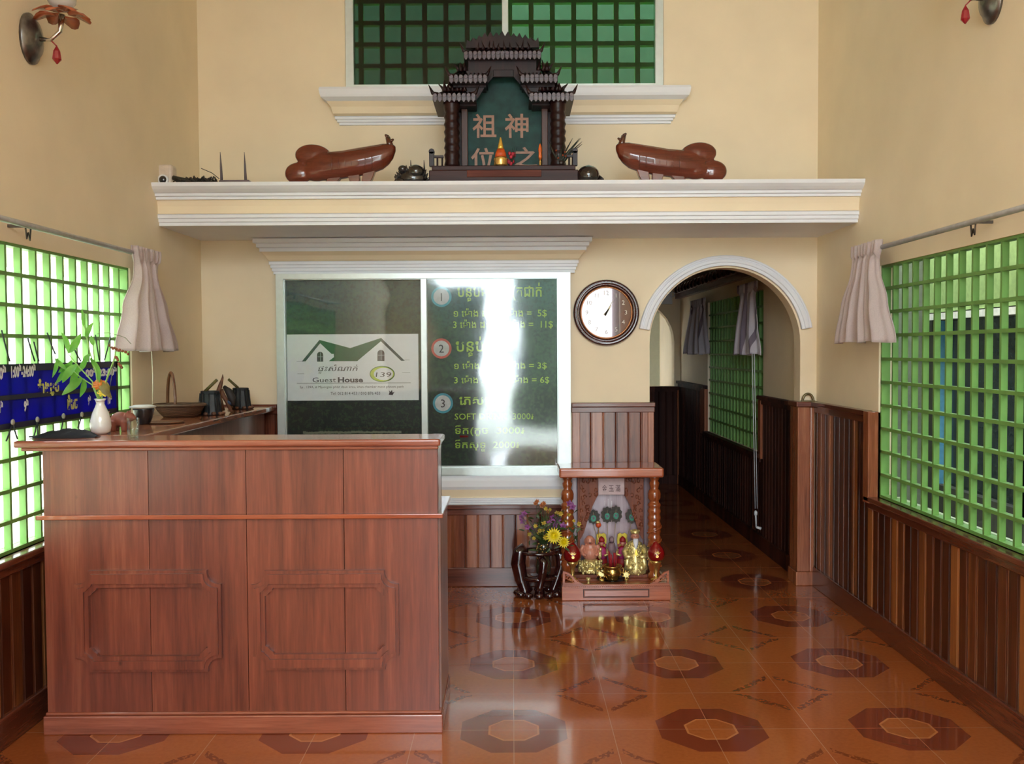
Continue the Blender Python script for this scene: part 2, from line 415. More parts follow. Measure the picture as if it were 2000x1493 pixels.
# the ledge that carries the shrine
ledge = thing('trim_5', (0, 5.7, 2.26), 'deep moulded white and cream ledge across the back wall', 'ledge', kind='structure')
def led(prof): return MB().loft([[Vector((XL, YB-p, z)), Vector((XR, YB-p, z)), Vector((XR, YB, z)), Vector((XL, YB, z))] for z, p in prof], smooth=False)
led([(2.44, .78), (2.455, .80), (2.47, .815), (2.49, .82)]).build('top_slab', M['white'], ledge)
led(steps(2.405, 2.44, .745, .775, 2)).build('white_band', M['white'], ledge)
led([(2.325, .72), (2.33, .725), (2.37, .728), (2.405, .735)]).build('cream_band', M['wall'], ledge)
led(steps(2.262, 2.325, .705, .735, 3)).build('white_band', M['white'], ledge)

# ------------------------------------------------------------------ wainscot
def boards(run, a0, a1, z0, z1, plane, sgn, period=.0815):
    """vertical boards with a bead between; plane + sgn*depth faces the room"""
    pts = []; n = max(1, round((a1-a0)/period))
    unit = [(0, .016), (.060, .016), (.0625, .006), (.065, .006), (.0665, .012), (.070, .015), (.0735, .012), (.075, .006), (.079, .006), (.081, .016)]
    k = 0; a = a0
    while a < a1 - .001:
        for u, d in unit:
            if a + u <= a1: pts.append((a + u, d))
        a += period
    pts.append((a1, pts[-1][1]))
    mb = MB(); A = []; B = []
    for u, d in pts:
        q = (u, plane + sgn*d) if run == 'x' else (plane + sgn*d, u)
        A.append((*q, z0)); B.append((*q, z1))
    n = len(pts); mb.add(A + B, [(i, i+1, n+i+1, n+i) for i in range(n-1)])
    return mb
def rail(run, a0, a1, plane, sgn, z0, z1, dep, cap=True):
    mb = MB()
    def b(d, za, zb):
        if run == 'x': mb.box(a0, a1, plane, plane + sgn*d, za, zb)
        else: mb.box(plane, plane + sgn*d, a0, a1, za, zb)
    b(dep, z0, z1 - (.028 if cap else 0))
    if cap: b(dep + .022, z1 - .028, z1)
    return mb
# back wall, low part under the sign window
w = thing('trim_6', (-.2, YB, 0), 'low planked wainscot below the sign window', 'wainscot', kind='structure')
boards('x', -1.52, .39, .12, .485, YB, -1).build('boards', M['wains_b'], w)
rail('x', -1.52, .39, YB, -1, .47, .54, .026).build('top_rail', M['wains_d'], w, bevel=.004)
rail('x', -1.52, .39, YB, -1, 0, .125, .028, False).build('baseboard', M['wains_d'], w, bevel=.005)
# tall part right of the window
w = thing('trim_7', (.65, YB, 0), 'tall planked wainscot between the sign window and the arch', 'wainscot', kind='structure')
boards('x', .44, .885, .12, 1.15, YB, -1).build('boards', M['wains_b'], w)
rail('x', .385, .925, YB, -1, 1.135, 1.20, .03).build('top_rail', M['wains_d'], w, bevel=.004)
rail('x', .39, .925, YB, -1, 0, .125, .03, False).build('baseboard', M['wains_d'], w, bevel=.005)
MB().box(.39, .44, YB-.024, YB, .12, 1.14).build('stile', M['post'], w, bevel=.003)
MB().box(.88, .92, YB-.024, YB, .12, 1.14).build('stile', M['post'], w, bevel=.003)
mb = MB().box(.895, .92, YB, YB+.14, 0, 1.19); mb.build('jamb_lining', M['wains_dy'], w)
# tall part behind the counter at the left of the window
w = thing('trim_13', (-1.77, YB, 0), 'planked wainscot left of the sign window behind the counter', 'wainscot', kind='structure')
boards('x', XL, -1.52, .0, 1.15, YB, -1).build('boards', M['wains_b'], w)
rail('x', XL, -1.52, YB, -1, 1.135, 1.20, .03).build('top_rail', M['wains_d'], w, bevel=.004)
# side walls
w = thing('trim_8', (XR, 5.5, 0), 'tall dark planked wainscot on the wall between arch and grille', 'wainscot', kind='structure')
boards('y', WYR+.07, YB-.03, .12, 1.15, XR, -1).build('boards', M['wains_s'], w)
rail('y', WYR+.075, YB, XR, -1, 1.13, 1.20, .03).build('top_rail', M['wains_dy'], w, bevel=.004)
MB().box(XR-.054, XR+.02, WYR, WYR+.075, .70, 1.198).build('jamb_board', M['post'], w, bevel=.003)
w = thing('trim_9', (XR, 3.3, 0), 'low planked wainscot under the green grille by the open floor', 'wainscot', kind='structure')
boards('y', 1.0, WYR+.07, .12, .69, XR, -1).build('boards', M['wains_s'], w)
rail('y', 1.0, WYR+.07, XR, -1, .665, .735, .032).build('top_rail', M['wains_dy'], w, bevel=.005)
rail('y', 1.0, YB, XR, -1, 0, .125, .034, False).build('baseboard', M['wains_dy'], w, bevel=.005)
w = thing('trim_10', (XL, 3.3, 0), 'low planked wainscot under the bright grille behind the counter', 'wainscot', kind='structure')
boards('y', 1.0, YB, .12, .69, XL, 1).build('boards', M['wains_s'], w)
rail('y', 1.0, WYL, XL, 1, .665, .735, .032).build('top_rail', M['wains_dy'], w, bevel=.005)
rail('y', 1.0, YB, XL, 1, 0, .125, .034, False).build('baseboard', M['wains_dy'], w, bevel=.005)
# corner post right of the arch
w = thing('trim_14', (1.89, YB, 0), 'pale brown wooden post at the right foot of the arch', 'post', kind='structure')
MB().box(1.85, 1.945, YB-.035, YB+.13, .09, 1.165).build('post_body', M['post'], w, bevel=.004)
MB().box(1.925, 1.955, YB-.05, YB-.02, .09, 1.165).build('post_bead', M['post'], w, bevel=.008, seg=3)
MB().box(1.835, 1.98, YB-.055, YB+.14, 1.165, 1.20).build('cap', M['wains_d'], w, bevel=.006)
MB().box(1.84, 1.95, YB-.045, YB+.14, 0, .09).build('plinth', M['post'], w, bevel=.004)
# passage wainscot
w = thing('trim_15', (HX, 8, 0), 'dark planked wainscot along the shaded passage', 'wainscot', kind='structure')
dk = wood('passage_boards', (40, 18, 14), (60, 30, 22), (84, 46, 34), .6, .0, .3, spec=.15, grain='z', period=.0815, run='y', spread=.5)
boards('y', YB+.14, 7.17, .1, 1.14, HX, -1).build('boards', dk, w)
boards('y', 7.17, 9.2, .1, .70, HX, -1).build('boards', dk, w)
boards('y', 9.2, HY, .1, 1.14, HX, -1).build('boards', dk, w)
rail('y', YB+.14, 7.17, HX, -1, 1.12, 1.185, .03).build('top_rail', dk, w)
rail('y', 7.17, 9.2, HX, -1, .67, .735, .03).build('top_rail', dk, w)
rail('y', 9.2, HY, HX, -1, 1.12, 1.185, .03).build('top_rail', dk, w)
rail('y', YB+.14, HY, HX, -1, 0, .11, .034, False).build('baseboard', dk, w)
MB().box(HX-.035, HX, 7.12, 7.19, .7, 1.15).build('jamb_board', M['post'], w)
MB().box(HX-.035, HX, 9.19, 9.40, .7, 1.15).build('jamb_board', M['post'], w)
w = thing('trim_16', (1.4, HY, 0), 'dark wainscot with pale posts at the passage end', 'wainscot', kind='structure')
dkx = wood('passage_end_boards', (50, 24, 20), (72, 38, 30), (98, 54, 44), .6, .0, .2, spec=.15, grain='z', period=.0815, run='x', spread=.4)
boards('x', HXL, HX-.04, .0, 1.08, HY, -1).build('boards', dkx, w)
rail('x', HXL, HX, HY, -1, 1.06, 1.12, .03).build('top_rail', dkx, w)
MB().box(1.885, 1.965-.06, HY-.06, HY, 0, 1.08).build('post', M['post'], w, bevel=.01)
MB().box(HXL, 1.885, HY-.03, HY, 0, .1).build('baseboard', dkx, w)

# ------------------------------------------------------------------ grilles (windows of crossed green bars)
def grille(root, x0, x1, a0, a1, step, z0, z1, nz, first=None, mat=None):
    """bars between planes x0..x1 in a side wall; a = run along y"""
    mat = mat or M['bars']; mb = MB(); a = a1 - (first or .0)
    while a > a0:
        mb.box(x0, x1, a-.0075, a+.0075, z0, z1); a -= step
    mb.build('upright_bars', mat, root)
    mb = MB(); xm = (x0+x1)/2; s = 1 if x1 > x0 else -1
    for k in range(1, nz):
        z = z0 + (z1-z0)*k/nz
        mb.box(x0-.002*s, x1, a0, a1, z-.008, z+.008)
    mb.build('cross_bars', mat, root)
def sidewin(name, label, X, sgn, a0, a1, z0, z1, first, nz=10):
    r = thing(name, (X, (a0+a1)/2, z0), label, 'window', kind='structure')
    grille(r, X + sgn*.012, X + sgn*.040, a0, a1, .12, z0, z1, nz, first)
    MB().plate([rect(a0-.0, a1+.0, z0, z1), rect(a0+.015, a1-.015, z0+.015, z1-.012)], YZ(X, sgn), .01, .056).build('frame', M['bars'], r)
    MB().box(X, X+sgn*.12, a0, a1, z0-.02, z0).build('sill', plain('pale_sill_paint', (190, 205, 160), .5), r)
    return r
sidewin('window_1', 'bright green barred window on the sunlit side behind the counter', XL, -1, WY0, WYL, WZ0, WZ1, .113)
sidewin('window_2', 'green barred window above the low wainscot', XR, 1, WY0, WYR, WZ0, WZ1, .150)
wp = thing('window_5', (HX, 8.2, WZ0), 'dim green barred window in the passage', 'window', kind='structure')
grille(wp, HX+.012, HX+.052, 7.17, 9.2, .12, WZ0, 2.0, 10, .06)

# high window in the back wall
wh = thing('window_3', (-.04, YB, UW[2]), 'high sliding window with green bars behind tinted glass', 'window', kind='structure')
g0, g1, gz = UW[0]+.005, UW[1]-.005, UW[2]
MB().plate([rect(g0, g1, gz, 4.45), rect(g0+.05, g1-.05, gz+.035, 4.40)], XZ(YB), -.06, .02).build('frame', M['alu'], wh, bevel=.003)
MB().box(-.052, -.012, YB-.015, YB+.045, gz+.03, 4.42).build('mullion', M['alu'], wh, bevel=.003)
MB().box(g0+.05, -.04, YB+.012, YB+.017, gz+.035, 4.4).build('dark_pane', glass('dark_tinted_pane', (.20, .27, .24, 1), 1.5), wh, label='dark tinted left pane')
MB().box(-.03, g1-.05, YB+.028, YB+.033, gz+.035, 4.4).build('clear_pane', glass('pale_tinted_pane', (.40, .50, .43, 1), 1.45), wh, label='lighter right pane')
mb = MB(); x = g0 + .08
while x < g1: mb.box(x-.016, x+.016, YB+.10, YB+.13, gz-.05, 4.45); x += .139
M['bars_lightened'] = plain('grille_paint_lightened', (116, 196, 92), .5, var=.05)  # grille paint lightened in colour to stand in for light on these bars
mb.build('upright_bars', M['bars_lightened'], wh)
mb = MB()
for k in range(11): mb.box(g0, g1, YB+.098, YB+.14, gz+.05+.139*k-.014, gz+.05+.139*k+.014)
mb.build('cross_bars', M['bars_lightened'], wh)

# sign window: sliding frame over the printed boards
ws = thing('window_4', (-.57, YB, .73), 'wide aluminium sliding window holding the printed signs', 'window', kind='structure')
fx0, fx1, fz0, fz1 = -1.515, .378, .731, 2.04
MB().plate([rect(fx0, fx1, fz0, fz1), rect(-1.457, .292, .795, 2.0)], XZ(YB), 0, .055).build('frame', M['alu'], ws, bevel=.004)
MB().plate([rect(fx0+.006, fx1-.02, fz0+.01, fz1-.006), rect(-1.462, .299, .785, 2.005)], XZ(YB), .05, .075).build('outer_track', M['alu'], ws, bevel=.003)
MB().box(-.584, -.544, YB-.07, YB-.02, .785, 2.005).build('mullion', M['alu'], ws, bevel=.003)
pane_m = glass('sign_glass', (.97, .99, .98, 1), 1.85, .07, wavy=.14)
MB().box(-1.46, -.57, YB-.040, YB-.036, .79, 2.0).build('left_pane', glass('sign_glass_left', (.97, .99, .98, 1), 1.5, .02, wavy=.1), ws)
MB().box(-.57, .295, YB-.050, YB-.046, .79, 2.0).build('right_pane', pane_m, ws)

# ------------------------------------------------------------------ outside
S(MB().box(-40, 60, -40, 40, -.25, -.12), 'ground_yard', plain('pale_sunlit_concrete', (214, 214, 204), .9, var=.03, scale=2), 'pale sunlit concrete yard outside', 'ground')
S(MB().box(-3.4, -2.95, -1, 9, 2.12, 2.5), 'roof_left', plain('eave_paint', (176, 188, 150), .8), 'eave beam outside the bright window', 'eave')
nb = thing('neighbour_wall', (3.1, 5, 0), 'shaded neighbouring facade beyond the right green grille', 'building')
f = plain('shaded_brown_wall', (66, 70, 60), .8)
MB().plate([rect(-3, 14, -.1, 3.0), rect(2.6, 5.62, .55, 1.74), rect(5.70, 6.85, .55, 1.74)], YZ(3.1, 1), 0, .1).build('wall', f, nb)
MB().box(3.06, 3.10, 5.62, 6.85, 1.80, 2.34).build('pale_panel', plain('pale_green_panel', (150, 178, 112), .7), nb, label='pale green panel')
MB().box(3.04, 3.09, 5.5, 6.9, 1.745, 1.79).build('light_strip', plain('white_ledge', (245, 250, 240), .6), nb, label='white ledge')
MB().box(3.10, 3.2, 5.62, 5.70, .5, 1.75).build('blue_frame', plain('blue_paint', (60, 110, 150), .6), nb, label='blue frame')
MB().box(3.10, 3.2, 6.8, 6.86, .5, 1.75).build('blue_frame', plain('bright_blue_paint', (86, 150, 180), .6), nb, label='blue frame')
MB().box(3.16, 3.2, 2.6, 6.86, .5, 1.75).build('dark_window', plain('dark_blue_glass', (44, 58, 62), .15), nb, label='dark window')
MB().box(3.02, 3.1, 7.6, 7.9, 0, 2.4).build('pale_post', plain('pale_post_paint', (176, 200, 160), .7), nb, label='pale post')
S(MB().box(2.08, 2.55, -3, 14, 2.45, 2.6), 'roof_shade_right', plain('shaded_soffit', (70, 66, 56), .8), 'low roof over the side passage', 'roof')  # unseen roof, narrowed to set how much sky reaches the facade
# space behind the high window
S(MB().box(-2.4, 2.4, 7.6, 7.7, 2.5, 5.2), 'wall_light_shaft', plain('pale_green_shaft', (66, 92, 70), .8), 'pale green wall behind the high window', 'wall')
S(MB().box(-2.4, HXL-.1, 6.2, 12, 2.4, 2.5), 'roof_shaft', plain('shaft_floor', (150, 160, 140), .8), 'roof slab behind the back wall', 'roof')

S(MB().box(2.05, 3.2, 7.0, 7.05, -.1, 2.5).box(2.05, 3.2, 10.5, 10.6, -.1, 2.5), 'wall_blocker_right', plain('blocker_cross_wall', (96, 104, 84), .8), 'cross wall closing the side passage', 'wall')  # walls added outside to dim the daylight at the passage window
S(MB().box(2.08, 3.2, 7.05, 14, 2.45, 2.6), 'roof_blocker_passage', plain('dark_soffit', (60, 58, 50), .8), 'roof over the far side passage', 'roof')  # roof added to shut sky light off the passage window
S(MB().box(-4.6, -4.4, -2, 10, -.12, 3.3), 'wall_blocker_left', plain('white_blocker_wall', (236, 240, 232), .8, var=.02), 'pale sunlit wall across the lane outside the bright window', 'wall')  # wall added to hold back sky light from the left window
# unseen foliage-like masses added to shape the reflections, with a gap of daylight
hm = plain('blocker_green', (44, 62, 36), .9, var=.3, scale=3)
def hedge(x0, x1, y, z1, n, label, seed):
    rg = random.Random(seed); mb = MB()
    for i in range(n):
        mb.ell((rg.uniform(x0+.3, x1-.3), y + rg.uniform(-.4, .4), rg.uniform(.2, z1-.3)), (rg.uniform(.3, .5), rg.uniform(.3, .5), rg.uniform(.3, .5)), 8, 6)
    mb.box(x0, x1, y-.3, y+.3, -.12, z1-.2); tagp(mb.build('hedge', hm), label, 'hedge', 'hedges in the yard behind the viewer')
hedge(-3.2, -.50, -4.6, 2.9, 40, 'tall dark hedge in the yard left of the gap', 1)
hedge(.0, 1.5, -9, 4.2, 30, 'tall dark hedge in the yard right of the gap', 2)
hedge(2.3, 8, -9, 5.0, 60, 'long dark hedge at the far right of the yard', 3)
# ------------------------------------------------------------------ reception counter
cx0, cx1, cy = -1.885, -.300, 3.73
M['counter'] = wood('counter_front_timber', (92, 42, 30), (128, 64, 46), (160, 94, 68), .33, .45, .24, grain='z', period=.392, run='x', board_fit=.286, spread=.16, gs=.8)
def add_knots(m):
    nt = m.node_tree; bs = [n for n in nt.nodes if n.type == 'BSDF_PRINCIPLED'][0]; src = bs.inputs['Base Color'].links[0].from_socket
    g = nt.nodes.new('ShaderNodeNewGeometry'); mp = nt.nodes.new('ShaderNodeMapping'); mp.inputs['Scale'].default_value = (2.7, 0, 1.9); mp.inputs['Location'].default_value = (.35, 0, .2)
    v = nt.nodes.new('ShaderNodeTexVoronoi'); v.inputs['Scale'].default_value = 1.25
    r = nt.nodes.new('ShaderNodeValToRGB'); r.color_ramp.elements[0].position = .008; r.color_ramp.elements[0].color = (.28, .28, .28, 1); r.color_ramp.elements[1].position = .035; r.color_ramp.elements[1].color = (1, 1, 1, 1)
    x = nt.nodes.new('ShaderNodeMix'); x.data_type = 'RGBA'; x.blend_type = 'MULTIPLY'; x.inputs[0].default_value = 1
    L = nt.links.new; L(g.outputs['Position'], mp.inputs[0]); L(mp.outputs[0], v.inputs['Vector']); L(v.outputs['Distance'], r.inputs[0]); L(src, x.inputs[6]); L(r.outputs[0], x.inputs[7]); L(x.outputs[2], bs.inputs['Base Color'])
add_knots(M['counter'])
M['rail_orange'] = wood('orange_bead_timber', (130, 60, 34), (160, 78, 46), (186, 100, 62), .22, .6, .08, grain='x')
rc = thing('reception_counter', ((cx0+cx1)/2, cy, 0), 'long reddish-brown wooden reception counter with two framed panels on its front', 'counter')
def split_x(mb, xs, y0, y1, z0, z1, gap=.0022):
    for a, b in zip(xs, xs[1:]): mb.box(a+gap/2, b-gap/2, y0, y1, z0, z1)
    return mb
mb = split_x(MB(), [cx0, -1.462, -1.07, -.678, cx1], cy, cy+.03, .08, .878)
mb.box(cx0, cx0+.02, cy+.03, cy+.42, .08, .878)
mb.build('front_panel', M['counter'], rc, bevel=.0012)
split_x(MB(), [cx0, -1.462, -1.07, -.678, cx1], cy+.002, cy+.03, .888, 1.156).build('upper_panel', M['counter'], rc, bevel=.0012)
mside = wood('counter_side_timber', (94, 58, 50), (132, 92, 80), (160, 124, 110), .3, .5, .12, grain='z')
MB().box(cx1-.02, cx1+.008, cy+.03, cy+.42, .08, .878).build('side_panel', mside, rc, bevel=.002)
MB().box(cx1-.02, cx1, cy+.03, cy+.2, .888, 1.156).build('upper_side_panel', mside, rc, bevel=.002)
MB().box(cx0, cx1, cy+.18, cy+.2, .888, 1.156).build('rear_panel', mside, rc)
MB().box(cx0, cx1+.012, cy-.014, cy+.028, .872, .878).box(cx0-.02, cx1+.022, cy-.024, cy+.435, .872, .890).build('desk_top', M['rail_orange'], rc, bevel=.007, seg=3)
mb = MB().box(-1.985, cx1+.014, cy-.032, cy+.215, 1.162, 1.190)
mb.build('counter_top', M['counter_h'], rc, bevel=.009, seg=3)
MB().box(-1.96, cx1+.004, cy-.018, cy+.205, 1.148, 1.162).build('top_moulding', M['counter_h'], rc, bevel=.004)
MB().box(cx0-.01, cx1+.014, cy-.018, cy+.44, 0, .075).build('base_board', M['counter_h'], rc, bevel=.004)
MB().box(cx0-.005, cx1+.010, cy-.010, cy+.43, .075, .088).build('base_bead', M['counter_h'], rc, bevel=.006, seg=3)
def notched(x0, x1, z0, z1, nx, nz, style):
    """rectangle whose corners are cut by a small step and a concave curve (outer) or a bevel curve (inner)"""
    pts = []
    for (cx, cz, sx, sz) in ((x1, z0, -1, 1), (x1, z1, -1, -1), (x0, z1, 1, -1), (x0, z0, 1, 1)):
        q = []
        if style == 'outer':
            q = [(cx + sx*nx, cz)] + [(cx + sx*nx*(.16 + .84*math.cos(k/6*PI/2)), cz + sz*nz*(.16 + .84*math.sin(k/6*PI/2))) for k in range(7)] + [(cx, cz + sz*nz)]
        else:
            q = [(cx + sx*nx, cz), (cx + sx*nx*.88, cz + sz*nz*.30), (cx + sx*nx*.55, cz + sz*nz*.55), (cx + sx*nx*.30, cz + sz*nz*.88), (cx, cz + sz*nz)]
        # walking anticlockwise: bottom right, top right, top left, bottom left
        if (sx, sz) in ((-1, 1), (1, -1)): pts += q
        else: pts += q[::-1]
    return pts
for (a, b) in (((146, 1115), (435, 1311)), ((490, 1115), (780, 1307))):
    p0 = at(*a, Y=cy-.01); p1 = at(*b, Y=cy-.01)
    x0, x1, z1, z0 = p0.x, p1.x, p0.z, p1.z
    o = notched(x0, x1, z0, z1, .056, .056, 'outer'); i = notched(x0+.056, x1-.056, z0+.064, z1-.068, .034, .034, 'inner')
    MB().plate([o, i], XZ(cy), 0, .020).build('panel_frame', M['counter_h'] if 0 else M['counter'], rc, bevel=.006, seg=3)
    o = notched(x0+.012, x1-.012, z0+.012, z1-.012, .056, .056, 'outer'); i = notched(x0+.040, x1-.040, z0+.046, z1-.050, .034, .034, 'inner')
    MB().plate([o, i], XZ(cy), .018, .030).build('panel_frame_raised', M['counter'], rc, bevel=.004, seg=2)

lc = thing('side_counter', (-1.78, 5.0, 0), 'wooden side counter running back along the left wall to the sign window', 'counter')
MB().prism([(-1.985, cy+.217), (-1.56, cy+.217), (-1.555, 5.4), (-1.53, 5.8), (-1.535, YB-.04), (-1.985, YB-.04)], XY, 1.158, 1.190).build('worktop', M['counter_y'], lc, bevel=.006)
MB().box(-1.975, -1.60, cy+.45, YB-.05, 0, 1.158).build('body', mside, lc)

# ------------------------------------------------------------------ printed boards inside the sign window
def landscape(name, seed, top, mid, dark, water):
    t = NT(name); g = t.n('ShaderNodeNewGeometry').outputs['Position']; p = t.xyz(g)
    o = t.n('ShaderNodeVectorMath', operation='ADD'); t.put(o.inputs[0], g); o.inputs[1].default_value = (seed, seed*2., 0)
    n1 = t.noise(o.outputs[0], 7, 6, .7); n2 = t.noise(o.outputs[0], 46, 4, .7)
    z = t.math('DIVIDE', t.math('SUBTRACT', p[2], .79), 1.21)
    zz = t.math('ADD', z, t.math('MULTIPLY', t.math('SUBTRACT', n1, .5), .30))
    c = t.ramp(zz, [(0.0, dark), (.36, dark), (.55, mid), (.74, mid), (.92, top), (1.0, top)])
    c = t.mix(t.math('MULTIPLY', t.math('GREATER_THAN', n2, .54), .18), c, lin((80, 112, 60)))
    c = t.mix(t.math('MULTIPLY', t.math('LESS_THAN', n2, .44), .5), c, lin((10, 22, 14)))
    if water:
        w1 = t.math('LESS_THAN', t.math('ABSOLUTE', t.math('SUBTRACT', z, .06)), t.math('MULTIPLY', n1, .17))
        xm = t.math('LESS_THAN', t.math('ABSOLUTE', t.math('SUBTRACT', p[0], -1.04)), .32)
        c = t.mix(t.math('MULTIPLY', w1, xm), c, t.ramp(n1, [(.35, (30, 66, 92)), (.65, (44, 98, 128))]))
        w2 = t.math('LESS_THAN', t.math('ABSOLUTE', t.math('SUBTRACT', z, t.math('ADD', .175, t.math('MULTIPLY', n2, .02)))), .006)
        c = t.mix(t.math('MULTIPLY', t.math('MULTIPLY', w2, xm), .55), c, lin((150, 150, 130)))
    t.bsdf(c, .45, spec=.4); return t.m
PY = YB - .022
def wb(mb, name, mat, label, cat, **kw): return mb.build(name, mat, label=label, cat=cat, **kw)
wb(MB().box(-1.462, -.572, PY+.004, PY+.012, .785, 2.005), 'poster', landscape('lake_forest_print', 3.1, (40, 78, 82), (26, 58, 42), (8, 20, 14), True), 'dark green forest and lake print behind the left pane of the sign window', 'poster')
pr = wb(MB().box(-.570, .298, PY+.004, PY+.012, .785, 2.005), 'poster', landscape('forest_print', 8.7, (38, 84, 84), (40, 66, 50), (16, 34, 20), False), 'green forest print with the price list behind the right pane', 'poster')
# name board
Q = lambda zx, zy: at(540 + zx/6.667, 630 + zy/6.667, Y=PY-.004)
q2 = lambda zx, zy: (Q(zx, zy).x, Q(zx, zy).z)
nb_ = thing('name_board', (Q(1000, 1010).x, PY, Q(1000, 1010).z), 'white guest house name board with a green roof drawing', 'sign')
a, b = Q(133, 158), Q(1852, 1012)
MB().box(a.x, b.x, PY-.001, PY+.003, b.z, a.z).build('board', plain('white_print_board', (236, 236, 244), .4, var=.01), nb_)
FB = XZ(PY-.001)
def flat(polys, name, mat, parent, w0=0, w1=.001):
    mb = MB()
    for p in polys: mb.plate(p if isinstance(p[0], list) else [p], FB, w0, w1)
    return mb.build(name, mat, parent)
m_slate = plain('slate_ink', (58, 74, 76), .5); m_green = plain('green_ink', (14, 88, 48), .5); m_ink = plain('dark_ink', (62, 52, 60), .5)
flat([[q2(560,228), q2(960,335), q2(1360,203), q2(1360,245), q2(1050,505), q2(680,505), q2(748,452), q2(745,410), q2(715,410), q2(568,272)][::-1]], 'green_roof', m_green, nb_)
flat([[q2(330,508), q2(378,508), q2(568,272), q2(560,226)]], 'left_gable', m_slate, nb_, .0002, .0012)
flat([[q2(1360,200), q2(1360,247), q2(1622,500), q2(1670,500)]], 'right_gable', m_slate, nb_, .0002, .0012)
def win(x0, x1, y0, y1):
    cx = (x0+x1)/2; r = (x1-x0)/2
    o = [q2(x0, y1), q2(x1, y1)] + [q2(cx + r*math.cos(k*PI/8), y0 + r - r*math.sin(k*PI/8)) for k in range(9)]
    ym = (y0+y1)/2 + 8
    bars = [[q2(x0+8, ym+5), q2(cx-5, ym+5), q2(cx-5, y1-8), q2(x0+8, y1-8)], [q2(cx+5, ym+5), q2(x1-8, ym+5), q2(x1-8, y1-8), q2(cx+5, y1-8)]]
    return o
flat([win(527, 607, 383, 512)], 'arched_window', m_ink, nb_, .0002, .0012)
flat([win(1313, 1405, 358, 503)], 'arched_window', m_ink, nb_, .0002, .0012)
mu = plain('pale_line', (170, 172, 184), .5)
flat([rect(q2(564,0)[0], q2(570,0)[0], q2(0,510)[1], q2(0,395)[1]), rect(q2(530,0)[0], q2(604,0)[0], q2(0,453)[1], q2(0,448)[1])], 'window_bars', mu, nb_, .0012, .0016)
flat([rect(q2(1356,0)[0], q2(1362,0)[0], q2(0,500)[1], q2(0,370)[1]), rect(q2(1316,0)[0], q2(1402,0)[0], q2(0,438)[1], q2(0,432)[1])], 'window_bars', mu, nb_, .0012, .0016)
gl = plain('grey_line', (120, 122, 126), .5)
flat([rect(q2(x0,0)[0], q2(x1,0)[0], q2(0,y+h)[1], q2(0,y)[1]) for x0, x1, y, h in ((255,1740,793,6), (255,345,508,4), (1660,1730,497,4), (262,350,668,4), (1630,1735,660,4))], 'rules', gl, nb_)
ec, er = Q(1376, 672), Q(1540, 672)
def ell2(cx, cy_, rx, ry): c = q2(cx, cy_); k = PY/1824/6.667*.997; return circ(c[0], c[1], rx*k, 36, ry=ry*k)
flat([[ell2(1376,672,164,105), ell2(1392,672,128,84)]], 'green_ring', plain('ring_green', (52, 100, 40), .5), nb_)
flat([[ell2(1370,672,148,96), ell2(1398,672,132,82)]], 'yellow_crescent', plain('ring_yellow', (188, 204, 60), .5), nb_, .0005, .0014)
mb = MB(); FT = XZ(PY-.002)
def tl(mb, s, zx0, zx1, zy, hpx, q=q2, **kw):
    k = (q(zx1, zy)[0] - q(zx0, zy)[0])
    size = hpx * (q(0, zy)[1] - q(0, zy + 100)[1]) / 100 / .7
    return text(mb, s, q(zx0, zy)[0], q(zx0, zy)[1], size, FT, width=k, **kw)
tl(mb, 'ផ្ទះសំណាក់', 535, 1045, 635, 66, slant=.25); tl(mb, 'Guest', 468, 775, 780, 62); tl(mb, 'House', 800, 1128, 780, 64, bold=.0016)
tl(mb, '139', 1290, 1490, 712, 62, slant=.1)
tl(mb, 'Sp . 139A, # Mjuorgnai phlat daun kreu, khan chamkar mont phnom penh', 305, 1655, 858, 30)
tl(mb, 'Tel: 012 814 453 / 010 876 453', 705, 1350, 945, 38)
mb.build('lettering', m_ink, nb_)
c = Q(1495, 915)
MB().prism([(c.x-.018, c.z-.014), (c.x+.008, c.z-.016), (c.x+.021, c.z+.006), (c.x+.008, c.z), (c.x+.004, c.z+.018), (c.x-.006, c.z+.004), (c.x-.016, c.z+.016), (c.x-.012, c.z)], XZ(PY-.001), 0, .001).build('small_emblem', m_ink, nb_)
# price list
price = thing('price_list', (-.13, PY, .9), 'numbered price list lettered in yellow green over the forest print', 'sign')
q3 = lambda px, py: (at(px, py, Y=PY).x, at(px, py, Y=PY).z)
ink_y = plain('yellow_green_lettering', (176, 206, 66), .5)
for (px, py, colr, n, nm) in ((862, 580, (82, 170, 190), '1', 'pale blue ring'), (862, 681, (214, 92, 84), '2', 'red ring'), (865, 788, (74, 160, 186), '3', 'blue ring')):
    x, z = q3(px, py)
    MB().plate([circ(x, z, .0655, 40), circ(x, z, .049, 40)], XZ(PY+.003), 0, .001).build('ring', plain('ring_print', colr, .5), price, label=nm)
    d = MB().prism(circ(x, z, .051, 36), XZ(PY+.003), 0, .0014).build('disc', plain('disc_print', (212, 208, 214), .5), price)
    mb = MB(); text(mb, n, x, z-.027, .075, XZ(PY+.001), center=True); mb.build('numeral', m_ink, price)
def pl(mb, s, x0, x1, y, h, **kw):
    a = q3(x0, y); b = q3(x1, y); text(mb, s, a[0], a[1], h*.00331/.7, XZ(PY+.003), width=b[0]-a[0], **kw)
